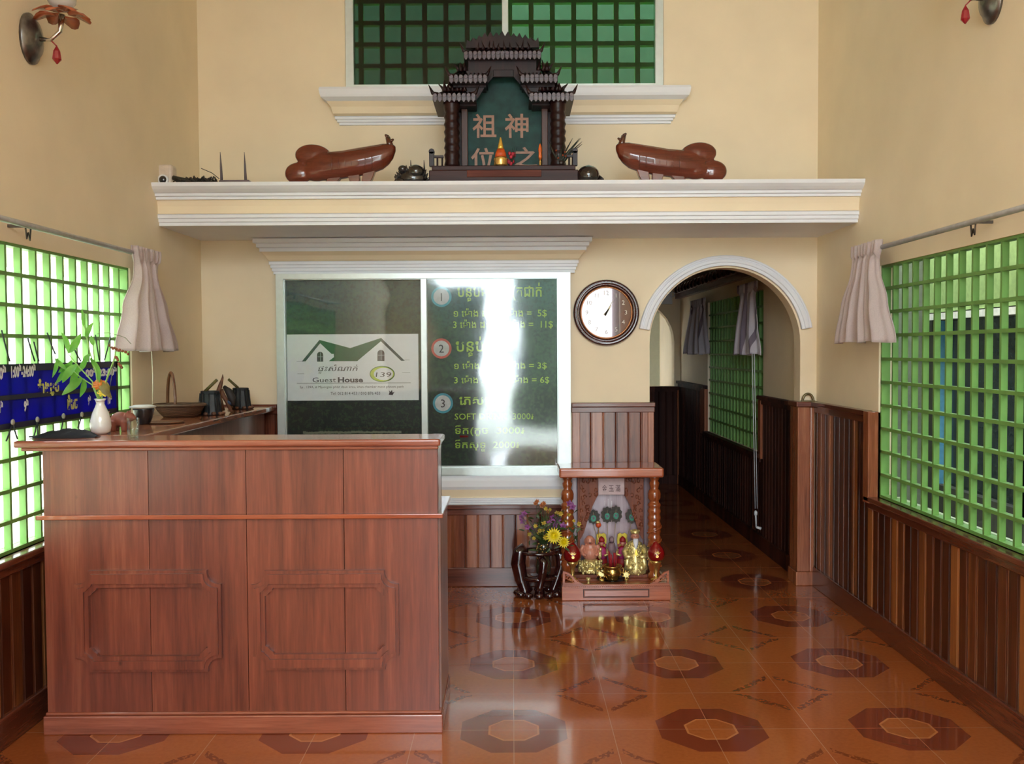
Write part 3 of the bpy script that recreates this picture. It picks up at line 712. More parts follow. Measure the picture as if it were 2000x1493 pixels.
for nm, s, x0, x1, y, h, bold in (('heading', 'បន្ទប់ម៉ាស៊ីនត្រជាក់', 893, 1058, 580, 21, .0016), ('price_line', '១ ម៉ោង ដល់ 3 ម៉ោង =  5$', 886, 1068, 619, 13, .0006),
        ('price_line', '3 ម៉ោង ដល់ 24 ម៉ោង =  11$', 885, 1080, 641, 13, .0006), ('heading', 'បន្ទប់កង្ហារ', 890, 1001, 687, 23, .0016),
        ('price_line', '១ ម៉ោង ដល់ 3 ម៉ោង = 3$', 887, 1068, 721, 12, .0006), ('price_line', '3 ម៉ោង ដល់ 24 ម៉ោង = 6$', 887, 1073, 749, 12, .0006),
        ('heading', 'ភេសជ្ជៈ', 897, 968, 791, 18, .0016), ('price_line', 'SOFT DRINK  3000៛', 888, 1042, 820, 12, .0004),
        ('price_line', 'ទឹកក្រូច  3000៛', 889, 1024, 848, 13, .0006), ('price_line', 'ទឹកសុទ្ធ  2000៛', 889, 1014, 876, 13, .0006)):
    mb = MB(); pl(mb, s, x0, x1, y, h, bold=bold); mb.build(nm, ink_y, price)
a = q3(898, 853); MB().box(a[0], a[0]+.055, PY+.001, PY+.003, a[1]-.006, a[1]+.006).build('red_dash', M['red'], price)

# ------------------------------------------------------------------ wall clock
c = at(1184.5, 611, Y=YB-.03)
ck = thing('wall_clock', (c.x, YB, c.z), 'round wall clock with a dark wooden rim right of the sign window', 'clock')
def ringY(prof, n=56): return MB().loft([[Vector((c.x + r*math.cos(2*PI*k/n), YB - w, c.z + r*math.sin(2*PI*k/n))) for k in range(n)] for r, w in prof], caps=False)
ringY([(.212, 0), (.214, .02), (.208, .036), (.198, .040), (.194, .036), (.186, .046), (.176, .046), (.170, .038), (.166, .03)]).build('rim', plain('dark_mahogany', (66, 24, 20), .2, coat=.6, var=.1), ck)
ringY([(.168, .03), (.167, .036), (.161, .036), (.160, .026)]).build('inner_ring', plain('copper_ring', (196, 130, 84), .25, metal=.7), ck)
MB().prism(circ(c.x, c.z, .163, 48), XZ(YB), .0, .024).build('dial', plain('brown_dial', (84, 62, 62), .06, metal=.45, coat=1, coat_rough=.01, var=.03), ck)
mb = MB()
for h in range(1, 13):
    a = PI/2 - h*PI/6; text(mb, str(h), c.x + .126*math.cos(a), c.z + .126*math.sin(a) - .012, .040, XZ(YB-.0245), center=True)
mb.build('lettering', plain('pale_numerals', (226, 224, 214), .4), ck)
mb = MB()
for ang, L, w in ((PI/2-.50, .10, .006), (PI/2-.62, .062, .009)):
    d = (math.cos(ang), math.sin(ang)); n_ = (-d[1], d[0])
    mb.prism([(c.x - d[0]*.02 + n_[0]*w, c.z - d[1]*.02 + n_[1]*w), (c.x - d[0]*.02 - n_[0]*w, c.z - d[1]*.02 - n_[1]*w), (c.x + d[0]*L, c.z + d[1]*L)], XZ(YB-.026), 0, .0015)
mb.build('hands', plain('pale_gold_hands', (222, 210, 150), .3), ck)

# ------------------------------------------------------------------ curtains and rods
fab = NT('pinkish_grey_cotton'); fc = fab.n('ShaderNodeTexCoord').outputs['Object']
fv = fab.noise(fc, 220, 2)
fp = fab.bsdf(fab.ramp(fv, [(.3, (212, 196, 198)), (.7, (230, 216, 216))]), .85, sheen=.2, spec=.2, bump=fv, bump_s=.1)
ftr = fab.n('ShaderNodeBsdfTranslucent'); ftr.inputs[0].default_value = lin((232, 222, 222)); fmx = fab.n('ShaderNodeMixShader'); fmx.inputs[0].default_value = .35
fab.t.links.new(fp.outputs[0], fmx.inputs[1]); fab.t.links.new(ftr.outputs[0], fmx.inputs[2]); fab.t.links.new(fmx.outputs[0], fab.out.inputs[0]); M['fabric'] = fab.m
fab2 = NT('striped_grey_cotton'); g_ = fab2.n('ShaderNodeUVMap').outputs[0]
def curtain(name, xw, sgn, yc, prof, z0, z1, mat, label, folds=7, amp=.022, group=None, band=None, seed=0):
    """gathered short curtain on a side wall; prof = (t, centre shift, half width)"""
    rng = random.Random(seed); r = thing(name, (xw, yc, z0), label, 'curtain', group)
    N, K = 110, 26; rows = []
    ph = [rng.uniform(0, 6.28) for _ in range(4)]
    for k in range(K+1):
        t = k/K
        for (t0, c0, h0), (t1, c1, h1) in zip(prof, prof[1:]):
            if t0 <= t <= t1 + 1e-9:
                s = (t-t0)/(t1-t0); s_ = s*s*(3-2*s) if t0 > .2 else s; cc = c0+(c1-c0)*s_; hh = h0+(h1-h0)*s_
        row = []
        for j in range(N+1):
            u = j/N*2-1
            am = amp*(.35+.9*min(1, max(0, t-.05)*1.3)) if t > .16 else amp*.45
            fr = folds if t > .12 else folds*2.0
            w = math.sin(u*fr*PI/2*1.0 + ph[0] + .5*math.sin(u*5+ph[1])) * am + math.sin(u*fr*PI*1.27+ph[2])*am*.35
            y = yc + cc + u*hh + .010*math.sin(u*9+ph[3])*t
            row.append(Vector((xw + sgn*(.035+w+.02*t), y, z1 - t*(z1-z0) + .006*math.sin(u*7+ph[1])*t)))
        rows.append(row)
    mb = MB().loft(rows, closed=False)
    o = mb.build('cloth', mat, r)
    md = o.modifiers.new('t', 'SOLIDIFY'); md.thickness = .003
    return r, o
PL = [(0, .02, .165), (.05, .02, .170), (.17, .015, .135), (.26, .01, .135), (.6, .0, .26), (1, .01, .37)]
curtain('curtain', XL+.06, 1, 4.90, PL, 1.548, 2.085, M['fabric'], 'short gathered pale curtain at the end of the bright window', 9, .030, seed=2)
PR = [(0, -.02, .19), (.06, -.02, .19), (.19, -.01, .165), (.28, -.01, .17), (.6, .0, .27), (1, -.02, .36)]
curtain('curtain', XR-.06, -1, 5.00, PR, 1.575, 2.10, M['fabric'], 'short gathered pale curtain beside the long green grille', 8, .028, seed=5)
t = NT('striped_curtain_cotton'); p = t.xyz(t.n('ShaderNodeTexCoord').outputs['Object'])
st = t.math('LESS_THAN', t.math('ABSOLUTE', t.math('SUBTRACT', t.math('FLOORED_MODULO', t.math('ADD', p[1], .10), .26), .10)), .020)
t.bsdf(t.mix(t.math('MULTIPLY', st, .8), lin((212, 206, 216)), lin((96, 76, 96))), .85); M['fabric2'] = t.m
PH = [(0, 0, .30), (.08, 0, .30), (.2, 0, .24), (.6, .02, .33), (1, 0, .42)]
curtain('curtain', HX-.04, -1, 7.38, PH, 1.50, 2.06, M['fabric2'], 'nearer striped white curtain in the shaded passage', 7, .022, seed=8)
curtain('curtain', HX-.04, -1, 9.32, [(a, b, h*1.25) for a, b, h in PH], 1.495, 2.04, M['fabric2'], 'farther striped white curtain in the shaded passage', 7, .022, seed=9)
def rod(name, x, y0, y1, z, label, wall, clip_y):
    r = thing(name, (x, (y0+y1)/2, z), label, 'curtain rod')
    MB().tube([(x, y0, z), (x, y1, z)], .0125, 10).build('rod', plain('pale_grey_rod', (196, 198, 204), .35, metal=.2), r)
    s = 1 if wall > x else -1
    for yy in (y0+.4, y1-.02): MB().box(x-.008, wall+s*.001, yy-.01, yy+.01, z-.012, z+.012).build('bracket', M['steel'], r)
    MB().box(x, wall, clip_y-.006, clip_y+.006, z-.008, z+.004).tube([(x, clip_y-.02, z-.012), (x, clip_y-.012, z-.055), (x, clip_y, z-.030), (x, clip_y+.012, z-.058), (x, clip_y+.02, z-.012)], .0035, 6).build('hook', plain('grey_hook', (96, 90, 84), .4, metal=.6), r)
rod('curtain_rod', -1.93, 1.6, 5.08, 2.05, 'pale curtain rod above the bright window behind the counter', XL, 3.75)
rod('curtain_rod', 1.90, 1.6, 5.16, 2.06, 'pale curtain rod above the long green grille', XR, 3.86)
mb = MB(); a = at(296, 684, Y=4.98); b = at(298, 790, Y=4.98)
mb.tube([a, (a+b)/2 + Vector((.004, 0, 0)), b], .0026, 6); wb(mb, 'pull_cord', plain('white_cord', (226, 220, 200), .6), 'thin white cord hanging below the curtain beside the bright window', 'cord')

# cord with a white handle in the passage
hd = thing('blind_cord', (1.85, 7.05, .16), 'long white cord with a white crank handle hanging in the passage', 'cord')
wm = plain('white_plastic', (220, 224, 228), .35)
p0 = at(1469, 690, Y=7.05); p1 = at(1475, 994, Y=7.05); p2 = at(1473, 690, Y=7.05); p3 = at(1479, 994, Y=7.05)
MB().tube([p0, p1], .003, 6).tube([p2, p3], .003, 6).build('cord_pair', wm, hd)
h0 = at(1476, 1003, Y=7.05); h1 = at(1477, 1030, Y=7.05); h2 = at(1486, 1033, Y=7.05)
MB().ell(h0, (.014, .014, .022)).tube([h0, h1], .0065, 8).tube([h1, h2], [.008, .013], 8).build('handle', wm, hd)

# ------------------------------------------------------------------ wall lamps
lampglass = glass('petal_glass', (.80, .36, .26, 1), 1.5, .1)
def petal_mat(name, c):
    t = NT(name); p = t.bsdf(lin(c), .25, coat=.5, trans=.3); return t.m
pm1, pm2 = petal_mat('orange_petal_glass', (206, 110, 70)), petal_mat('red_crystal', (168, 40, 48))
frost = petal_mat('frosted_white_glass', (236, 232, 226))
def sconce(wall, sgn, y, z, label):
    r = thing('wall_lamp', (wall, y, z), label, 'wall lamp')
    met = plain('antique_silver', (120, 116, 112), .3, metal=.85, var=.15)
    mb = MB().loft([[Vector((wall + sgn*w, y + rr*.78*math.cos(2*PI*k/24), z + rr*math.sin(2*PI*k/24))) for k in range(24)] for rr, w in ((.105, 0), (.105, .012), (.085, .022), (.075, .034), (.03, .045))])
    mb.build('wall_plate', met, r)
    ax = wall + sgn*.04
    path = [(ax, y, z), (ax+sgn*.05, y, z-.005), (ax+sgn*.09, y, z+.03), (ax+sgn*.10, y, z+.10)]
    MB().tube(path, [.010, .008, .009, .013]).build('arm', plain('chrome_arm', (206, 202, 196), .15, metal=1), r)
    cx = ax + sgn*.10
    mb = MB()
    for k in range(8):
        a = k*PI/4
        rings = []
        for t_ in range(5):
            s = t_/4; rr = .03 + .085*s; w = .035*math.sin(PI*(.15+.75*s)) + .004; zz = z + .10 + .03*s - .05*s*s + (.01 if k % 2 else 0)
            cpt = Vector((cx + rr*math.cos(a), y + rr*math.sin(a), zz)); tn = Vector((-math.sin(a), math.cos(a), 0))
            rings.append([cpt - tn*w, cpt + Vector((0, 0, .004)), cpt + tn*w, cpt - Vector((0, 0, .004))])
        mb.loft(rings)
    mb.build('petal_saucer', pm1, r)
    MB().lathe([(.035, .12), (.055, .15), (.06, .20), (.05, .25), (.065, .28)], (cx, y, z)).build('glass_shade', frost, r)
    MB().tube([(ax+sgn*.05, y+.0, z-.005), (ax+sgn*.075, y, z-.03)], .003, 6).lathe([(.002, -.03), (.014, -.052), (.019, -.085), (.002, -.105)], (ax+sgn*.075, y, z), 8, smooth=False).build('crystal_drop', pm2, r)
    return r
p = at(66, 76, X=XL+.02); sconce(XL, 1, p.y, p.z, 'wall lamp with orange glass petals above the bright window side')
p = at(1931, -4, X=XR-.02); sconce(XR, -1, p.y, p.z, 'wall lamp with a red crystal drop on the wall above the long green grille')
# ================================================================== things on the high ledge
LZ = 2.49
def U(px, py, Y): return at(px, py, Y=Y)
dkwood = wood('blackish_rosewood', (18, 7, 8), (34, 13, 14), (58, 26, 25), .34, .0, .2, spec=.28, grain='z')
dkwood_h = wood('dark_rosewood_base', (34, 18, 17), (54, 30, 28), (74, 42, 36), .4, .0, .3, spec=.2, grain='x')
tile = plain('eave_tile_glaze', (92, 84, 98), .2, coat=.6, var=.1)
# --- ancestral shrine
sy0, sy1 = 5.40, 5.86
k_ = sy0/1824
sx = lambda px, Y=sy0: at(px, 300, Y=Y).x
sz = lambda py, Y=sy0: at(1000, py, Y=Y).z
sh = thing('ancestor_shrine', (sx(982), 5.6, LZ), 'dark carved wooden temple shrine with tiled roofs in the middle of the ledge', 'shrine')
MB().box(sx(838), sx(1129), sy0-.02, sy1, LZ, sz(333)).box(sx(843), sx(1124), sy0-.005, sy1, sz(333), sz(323)).build('base', dkwood_h, sh, bevel=.005)
MB().box(sx(912), sx(1057), sy0-.026, sy0-.018, sz(347), sz(334)).build('base_inset', wood('red_brown_inset', (74, 34, 26), (98, 50, 38), (120, 66, 50), .5, .0, spec=.15, grain='x'), sh, bevel=.002)
for px in (883, 1090):
    X = sx(px, 5.47)
    MB().lathe([(.042, 0), (.046, .02), (.040, .04), (.044, .06)] + [(.043 + .004*math.sin(i*1.9), .06 + i*.0135) for i in range(1, 22)] + [(.046, .36), (.05, .375)], (X, 5.47, sz(323)), 16).build('column', dkwood, sh)
for px in (908, 1064):
    X = sx(px, 5.60)
    MB().box(X-.018, X+.018, 5.58, 5.62, sz(325, 5.6), sz(200, 5.6)).build('inner_post', wood('brown_inner_post', (56, 32, 25), (80, 48, 38), (104, 66, 52), .45, .0, grain='z'), sh, bevel=.003)
teal = plain('dark_teal_paint', (24, 66, 62), .5, var=.18, spec=.25, scale=14)
py_ = 5.64
MB().box(sx(912, py_), sx(1066, py_), py_, py_+.02, sz(328, py_), sz(146, py_)).build('back_panel', teal, sh)
MB().box(sx(866), sx(905), 5.62, sy1-.02, sz(323), sz(200)).box(sx(1072), sx(1107), 5.62, sy1-.02, sz(323), sz(200)).build('side_walls', dkwood, sh)
tan = plain('tan_gilt_lettering', (156, 108, 76), .4, var=.1)
for ch, px, py, h in (('祖', 923, 265, 42), ('神', 986, 265, 42), ('位', 920, 326, 36), ('之', 1003, 324, 36)):
    a = at(px, py, Y=py_-.004); mb = MB()
    text(mb, ch, a.x, a.z, h*py_/1824/.86, XZ(py_), 0, .004, width=46*py_/1824, bold=.0022); mb.build('lettering', tan, sh)
# balustrades and scroll ends
for s, p0, p1 in ((-1, 838, 866), (1, 1107, 1128)):
    mb = MB(); x0, x1 = sx(p0), sx(p1); z = sz(324)
    e = x0 if s < 0 else x1
    mb.box(e, e - s*.028, sy0, sy0+.03, z, z+.085); mb.tube([(e - s*.014, sy0, z+.085), (e - s*.014, sy0+.03, z+.085)], .017, 10)
    n = 3
    for k in range(n): mb.tube([(x0 + (x1-x0)*(k+.7)/n, sy0+.015, z), (x0 + (x1-x0)*(k+.7)/n, sy0+.015, z+.055)], .006, 6)
    mb.box(x0, x1, sy0+.008, sy0+.024, z+.05, z+.064); mb.build('balustrade', dkwood, sh, bevel=.002)
def tier(px0, px1, pytop, pyeave, y0, y1, tip=.02, crest=True, lit=None):
    """a hipped roof: curved slope with half-round tiles, eave discs, spiky ridge ornaments"""
    x0, x1 = sx(px0, y0), sx(px1, y0); zt, ze = sz(pytop, y0), sz(pyeave, y0); d = y1-y0; w = x1-x0
    mb = MB()
    ins = min(.06, w*.22)
    rings = []
    for k in range(6):
        t = k/5; q = t**.6
        rings.append([Vector((x0 + ins*q, y0 + d*.45*q, ze + (zt-ze)*t)), Vector((x1 - ins*q, y0 + d*.45*q, ze + (zt-ze)*t)), Vector((x1 - ins*q, y1, ze + (zt-ze)*t)), Vector((x0 + ins*q, y1, ze + (zt-ze)*t))])
    mb.loft(rings, smooth=False); mb.box(x0, x1, y0-.004, y1, ze-.028, ze)
    n = max(4, round(w/.03))
    for i in range(n+1):
        xx = x0 + w*i/n; xt = x0 + ins + (w-2*ins)*i/n
        mb.tube([(xx, y0-.004, ze+.008), (xx*.6+xt*.4, y0+d*.1, ze+(zt-ze)*.25), (xt, y0+d*.42, zt)], .007, 6)
    for sx_ in (x0, x1):
        s = -1 if sx_ == x0 else 1
        mb.tube([(sx_ - s*.03, y0, ze+.006), (sx_, y0-.01, ze+.012), (sx_ + s*.022, y0-.012, ze+.038+tip)], [.013, .011, .002], 6)
        mb.tube([(sx_ - s*ins, y0+d*.45, zt), (sx_ - s*ins*.9, y0+d*.42, zt+.02), (sx_ - s*ins*.4, y0+d*.4, zt+.045)], [.012, .010, .002], 6)
    if crest:
        m = max(3, round(w/.045))
        for i in range(m):
            xx = x0 + ins + (w-2*ins)*(i+.5)/m
            mb.tube([(xx, y0+d*.3, zt-.012), (xx + random.uniform(-.01, .01), y0+d*.3, zt+.012), (xx + random.uniform(-.012, .012), y0+d*.28, zt + random.uniform(.03, .065))], [.016, .012, .002], 5)
    o = mb.build('roof_tier', dkwood, sh)
    mb = MB()
    m = max(4, round(w/.0265))
    for i in range(m):
        xx = x0 + w*(i+.5)/m
        mb.tube([(xx, y0-.016, ze-.002), (xx, y0+.01, ze-.002)], .0115, 8)
        mb.loft([[Vector((xx + .011*math.cos(a)*q, y0-.010, ze-.008-.030*v)) for a in (PI, 1.5*PI, 0)] + [Vector((xx, y0-.002, ze-.008-.02*v))] for v, q in ((0, 1), (.6, .9), (1, .3))], smooth=False)
    mb.build('eave_tiles', tile, o)
tier(846, 930, 164, 186, 5.42, 5.80); tier(1034, 1121, 164, 186, 5.42, 5.80)
tier(878, 953, 126, 150, 5.46, 5.78); tier(1017, 1090, 126, 150, 5.46, 5.78)
tier(907, 1058, 86, 104, 5.50, 5.76)
def post_box(p0, p1, q0, q1, y0=5.52, y1=5.76): return MB().box(sx(p0, y0), sx(p1, y0), y0, y1, sz(q1, y0), sz(q0, y0))
mb = post_box(886, 950, 152, 170); mb.box(sx(1020, 5.52), sx(1084, 5.52), 5.52, 5.76, sz(170, 5.52), sz(152, 5.52))
mb.box(sx(916, 5.54), sx(1048, 5.54), 5.54, 5.74, sz(140, 5.54), sz(106, 5.54))
mb.box(sx(870, 5.5), sx(930, 5.5), 5.5, 5.78, sz(206, 5.5), sz(192, 5.5)); mb.box(sx(1040, 5.5), sx(1104, 5.5), 5.5, 5.78, sz(206, 5.5), sz(192, 5.5))
mb.build('tier_walls', dkwood, sh)
mb = MB()
for s in (-1, 1):  # carved brackets forming the gable opening
    cxp = 984
    pts = [(cxp + s*72, 206), (cxp + s*60, 206), (cxp + s*48, 188), (cxp + s*34, 166), (cxp + s*20, 150), (cxp + s*20, 138), (cxp + s*72, 138)]
    mb.plate([[(sx(a, 5.53), sz(b, 5.53)) for a, b in pts]], XZ(5.55), 0, .02)
mb.box(sx(964, 5.53), sx(1004, 5.53), 5.53, 5.55, sz(150, 5.53), sz(136, 5.53))
mb.build('gable_brackets', dkwood, sh, bevel=.003)
mb = MB()
mb.plate([[(sx(p, 5.6), sz(q, 5.6)) for p, q in [(912, 96), (914, 80), (922, 88)] + [(926 + 5.6*i, (80 - 11*max(0, math.sin(PI*i/20))**.5) + (5 if i % 2 else -4) + random.uniform(-2, 2)) for i in range(21)] + [(1044, 88), (1052, 76), (1054, 96)]]], XZ(5.62), 0, .05)
for i in range(13):     # crest ornaments on the top ridge
    px = 922 + i*10; h = 12 + 10*math.sin(PI*i/12) + random.uniform(-3, 3)
    mb.tube([(sx(px, 5.6), 5.6, sz(90, 5.6)), (sx(px, 5.6) + random.uniform(-.01, .01), 5.6, sz(90-h*.6, 5.6)), (sx(px, 5.6) + random.uniform(-.015, .015), 5.59, sz(90-h, 5.6))], [.022, .016, .003], 6)
mb.box(sx(915, 5.6), sx(1048, 5.6), 5.58, 5.66, sz(92, 5.6), sz(82, 5.6))
mb.build('ridge_carving', dkwood, sh)

# things standing in the shrine
bz = sz(323)
def flame(name, px, Y, zb, h, r, mat, label, cat, parts=()):
    X = at(px, 320, Y=Y).x; o = thing(name, (X, Y, zb), label, cat)
    return o, X
o, X = flame('deity_figurine', 978, 5.45, bz, 0, 0, None, 'small gold pointed deity figurine with orange robe in the dark shrine', 'figurine')
MB().lathe([(.034, 0), (.040, .012), (.038, .03), (.042, .045), (.036, .055)], (X, 5.45, bz), 16).build('gold_pot', M['gold'], o)
MB().lathe([(.034, .055), (.030, .08), (.020, .105)], (X, 5.45, bz), 12, sy=.7).build('robe', plain('orange_red_robe', (208, 84, 30), .4), o)
MB().lathe([(.019, .103), (.016, .118), (.011, .14), (.004, .168), (.001, .172)], (X, 5.45, bz), 12).build('pointed_crown', plain('bright_gold_crown', (248, 200, 90), .25, metal=.6), o)
o, X = flame('artificial_flowers', 997, 5.47, bz, 0, 0, None, 'small bunch of pink and red flowers beside the gold figurine', 'flowers')
mb = MB()
for i in range(9): mb.ell((X + random.uniform(-.018, .022), 5.47 + random.uniform(-.015, .015), bz + .02 + random.uniform(0, .075)), (.010, .010, .012), 6, 5)
mb.build('blossoms', plain('pink_red_petals', (188, 50, 70), .5), o)
mb = MB()
for i in range(6): mb.tube([(X, 5.47, bz), (X + random.uniform(-.01, .04), 5.47, bz + random.uniform(.08, .12))], [.004, .001], 5)
mb.build('stems', plain('dark_leaf', (28, 44, 26), .5), o)
o, X = flame('candle_holder', 1055, 5.45, bz, 0, 0, None, 'slender orange candle figure at the right side of the dark shrine', 'candle')
MB().lathe([(.010, 0), (.006, .01), (.007, .03), (.004, .04)], (X, 5.45, bz), 10).build('gold_stem', M['gold'], o)
MB().lathe([(.005, .04), (.010, .055), (.008, .08), (.011, .10), (.007, .12), (.001, .135)], (X, 5.45, bz), 10, sy=.8).build('orange_body', plain('orange_wax', (232, 108, 30), .35), o)
o, X = flame('potted_sprigs', 1096, 5.44, bz, 0, 0, None, 'dark spiky sprigs in front of the right shrine column', 'plant')
mb = MB()
for i in range(16):
    a = random.uniform(-.9, .9); L = random.uniform(.06, .17)
    mb.tube([(X, 5.44, bz), (X + .5*L*math.sin(a), 5.44 - .01, bz + .5*L), (X + L*math.sin(a) + .02, 5.44 - .015, bz + L*math.cos(a*.6))], [.005, .006, .001], 5)
mb.build('sprigs', plain('dark_green_sprigs', (34, 38, 26), .5), o)
mb = MB()
for i in range(5): mb.ell((X + random.uniform(-.03, .03), 5.425, bz + random.uniform(.03, .09)), .006, 6, 5)
mb.build('buds', plain('dull_orange_buds', (150, 66, 30), .5), o)
MB().lathe([(.014, 0), (.022, .02), (.020, .03)], (X, 5.44, bz), 12).build('pot', plain('dark_pot', (40, 26, 24), .3), o)

# --- arowana-like carved fish ---------------------------------------------------
fishwood = wood('polished_carving_wood', (78, 28, 16), (106, 42, 25), (136, 62, 38), .18, .7, .08, grain='x')
Yf = 5.46; kf = Yf/1824
def fx(px, py): return at(px, py, Y=Yf)
def make_fish():
    b = fx(665, 360); r = thing('fish_carving', (b.x, Yf, LZ), 'polished reddish wooden fish carving left of the dark shrine', 'carving', 'pair of carved wooden fish on the ledge')
    cl = [(600, 324, 20, .030), (618, 326, 27, .045), (640, 325, 28, .055), (670, 322, 27.5, .062), (700, 317, 28, .064), (730, 311, 27, .060), (748, 306, 25, .054), (760, 301, 20, .044), (768, 296, 14, .030), (773, 291, 5, .010)]
    rings = []
    for px, py, rr, ry in cl:
        c = fx(px, py)
        rings.append([c + Vector((0, ry*math.cos(2*PI*j/16), rr*kf*math.sin(2*PI*j/16))) for j in range(16)])
    mb = MB().loft(rings)
    mb.ell(fx(612, 305), (.108, .034, .068), 16, 12, rot=Matrix.Rotation(.10, 3, 'Y'))
    mb.ell(fx(583, 339), (.080, .036, .064), 16, 12)
    mb.ell(fx(618, 336), (.090, .042, .056), 16, 12)
    mb.build('body', fishwood, r, remesh=.0055)
    for (ax, ay, bx, by, w) in ((658, 342, 640, 352, 15), (690, 338, 694, 352, 14), (722, 334, 712, 352, 13)):
        a, c = fx(ax, ay), fx(bx, by); c.z = LZ + .004 if by > 350 else c.z
        rr = w*kf
        MB().loft([[Vector((p.x + s*q, Yf + t*.024, p.z)) for s, t in ((-1,-1),(1,-1),(1,1),(-1,1))] for p, q in ((a, rr*.9), ((a+c)/2 + Vector((.004, 0, 0)), rr*.75), (Vector((c.x, Yf, LZ)), rr*.5))], smooth=False).build('fin', fishwood, r, bevel=.004)
    p = [fx(764, 292), fx(760, 278), fx(757, 268)]
    mb = MB().tube([p[0], p[1], p[2]], [.024, .017, .014], 8).tube([p[1], fx(769, 272)], [.014, .005], 6).tube([p[2], fx(752, 263)], [.014, .005], 6)
    mb.build('raised_barbel', wood('dark_barbel', (60, 26, 16), (84, 40, 24), (110, 56, 36), .2, .7), r)
    mb = MB()
    for i in range(7):
        t = i/6; c = fx(650 + 78*t, 324 - 9*t)
        mb.tube([c + Vector((.004*math.cos(a), -.060*math.cos(a*.9), .062*math.sin(a))) for a in [(-1.1 + 2.2*j/10) for j in range(11)]], .0035, 5)
    mb.build('scale_ridges', fishwood, r)
    return r
fish = make_fish()
f2 = copy_tree(fish); f2.scale = (-1, 1, 1)
c = at((556+1420)/2, 330, Y=Yf).x
f2.location.x = 2*c - fish.location.x; f2['label'] = 'polished reddish wooden fish carving right of the dark shrine'

# --- small dark pieces either side of the shrine
X0 = at(806, 350, Y=5.42).x
o = thing('dragon_figurine', (X0, 5.42, LZ), 'spiky black dragon figurine left of the shrine', 'figurine')
mb = MB(); k = 5.42/1824; rg = random.Random(4)
mb.ell((X0, 5.42, LZ+.045), (.085, .05, .055), 12, 8); mb.ell((X0+.02, 5.40, LZ+.08), (.05, .04, .04), 10, 7); mb.ell((X0-.07, 5.41, LZ+.02), (.04, .04, .03), 10, 6)
mb.ell((X0-.055, 5.40, LZ+.095), (.028, .025, .022), 8, 6)
for i in range(26):
    a = rg.uniform(0, PI); x = X0 + .085*math.cos(a); z = LZ + .02 + .07*math.sin(a)*rg.uniform(.6, 1)
    mb.tube([(x, 5.40, z), (x + .02*math.cos(a), 5.39, z + .03*math.sin(a) + .01)], [.012, .002], 5)
mb.build('body', plain('black_lacquer', (30, 24, 24), .2, coat=1, var=.1), o)
mb = MB()
for x in (803, 829): a, b = at(x, 335, Y=5.40), at(x-1, 313, Y=5.40); MB().tube([a, b], [.006, .0015], 6).build('horn', plain('black_horn', (26, 20, 20), .3), o)
X1 = at(1151, 350, Y=5.40).x
o = thing('incense_urn', (X1, 5.40, LZ), 'round glossy black urn right of the shrine', 'urn')
MB().lathe([(.03, 0), (.05, .006), (.062, .03), (.066, .055), (.060, .078), (.045, .096), (.024, .106), (.010, .112), (.002, .114)], (X1-.006, 5.40, LZ), 22).build('body', plain('glossy_black_glaze', (28, 20, 22), .1, coat=1), o)
mb = MB()
for a, rr in ((.06, .018), (-.055, .012)): mb.ell((X1 + a, 5.40, LZ+.022), (.022, .025, .022), 8, 6)
mb.tube([(X1+.05, 5.39, LZ+.05), (X1+.075, 5.39, LZ+.03), (X1+.085, 5.39, LZ+.004)], [.008, .008, .004], 6)
mb.build('handles', plain('black_handles', (30, 24, 24), .25), o)

# --- camera, router, cables at the left end
c = at(318, 351, Y=5.36)
o = thing('security_camera', (c.x, 5.40, LZ), 'white dome security camera at the left end of the ledge', 'camera')
MB().box(c.x-.042, c.x+.052, 5.37, 5.45, LZ+.004, LZ+.125).build('housing', plain('translucent_white_plastic', (216, 200, 184), .35, coat=.3), o, bevel=.018, seg=4)
MB().box(c.x-.066, c.x-.058, 5.38, 5.44, LZ+.045, LZ+.115).tube([(c.x-.06, 5.41, LZ+.08), (c.x-.04, 5.41, LZ+.08)], .008).build('mounting_plate', wm, o, bevel=.002)
MB().lathe([(.037, 0), (.037, .012), (.029, .014)], (0, 0, 0), 24)
mb = MB(); mb.loft([[Vector((c.x + r_*math.cos(2*PI*q/24), 5.37 - w_, c.z + r_*math.sin(2*PI*q/24))) for q in range(24)] for r_, w_ in ((.030, 0), (.030, .010), (.023, .012))]); mb.build('lens_ring', plain('white_ring', (232, 232, 236), .3), o)
MB().ell((c.x, 5.360, c.z), (.022, .014, .022), 14, 10).build('dark_dome', plain('dark_lens', (16, 16, 26), .05, coat=1), o)
r0, r1 = at(446, 350, Y=5.42), at(494, 350, Y=5.42)
o = thing('wifi_router', ((r0.x+r1.x)/2, 5.44, LZ), 'flat grey router with two upright aerials near the left fish carving', 'router')
MB().box(r0.x-.045, r1.x-.01, 5.38, 5.50, LZ, LZ+.036).build('case', plain('grey_mauve_plastic', (122, 108, 112), .4), o, bevel=.008, seg=3)
for px in (433, 480):
    a, b = at(px, 352, Y=5.40), at(px-3, 297, Y=5.40)
    MB().tube([Vector((a.x, 5.40, LZ+.02)), (a+b)/2, b], [.0085, .0065, .0012], 8).build('aerial', plain('grey_aerial', (106, 96, 100), .4), o)
rg = random.Random(11)
mb = MB(); xa, xb = at(338, 355, Y=5.36).x, r0.x-.055
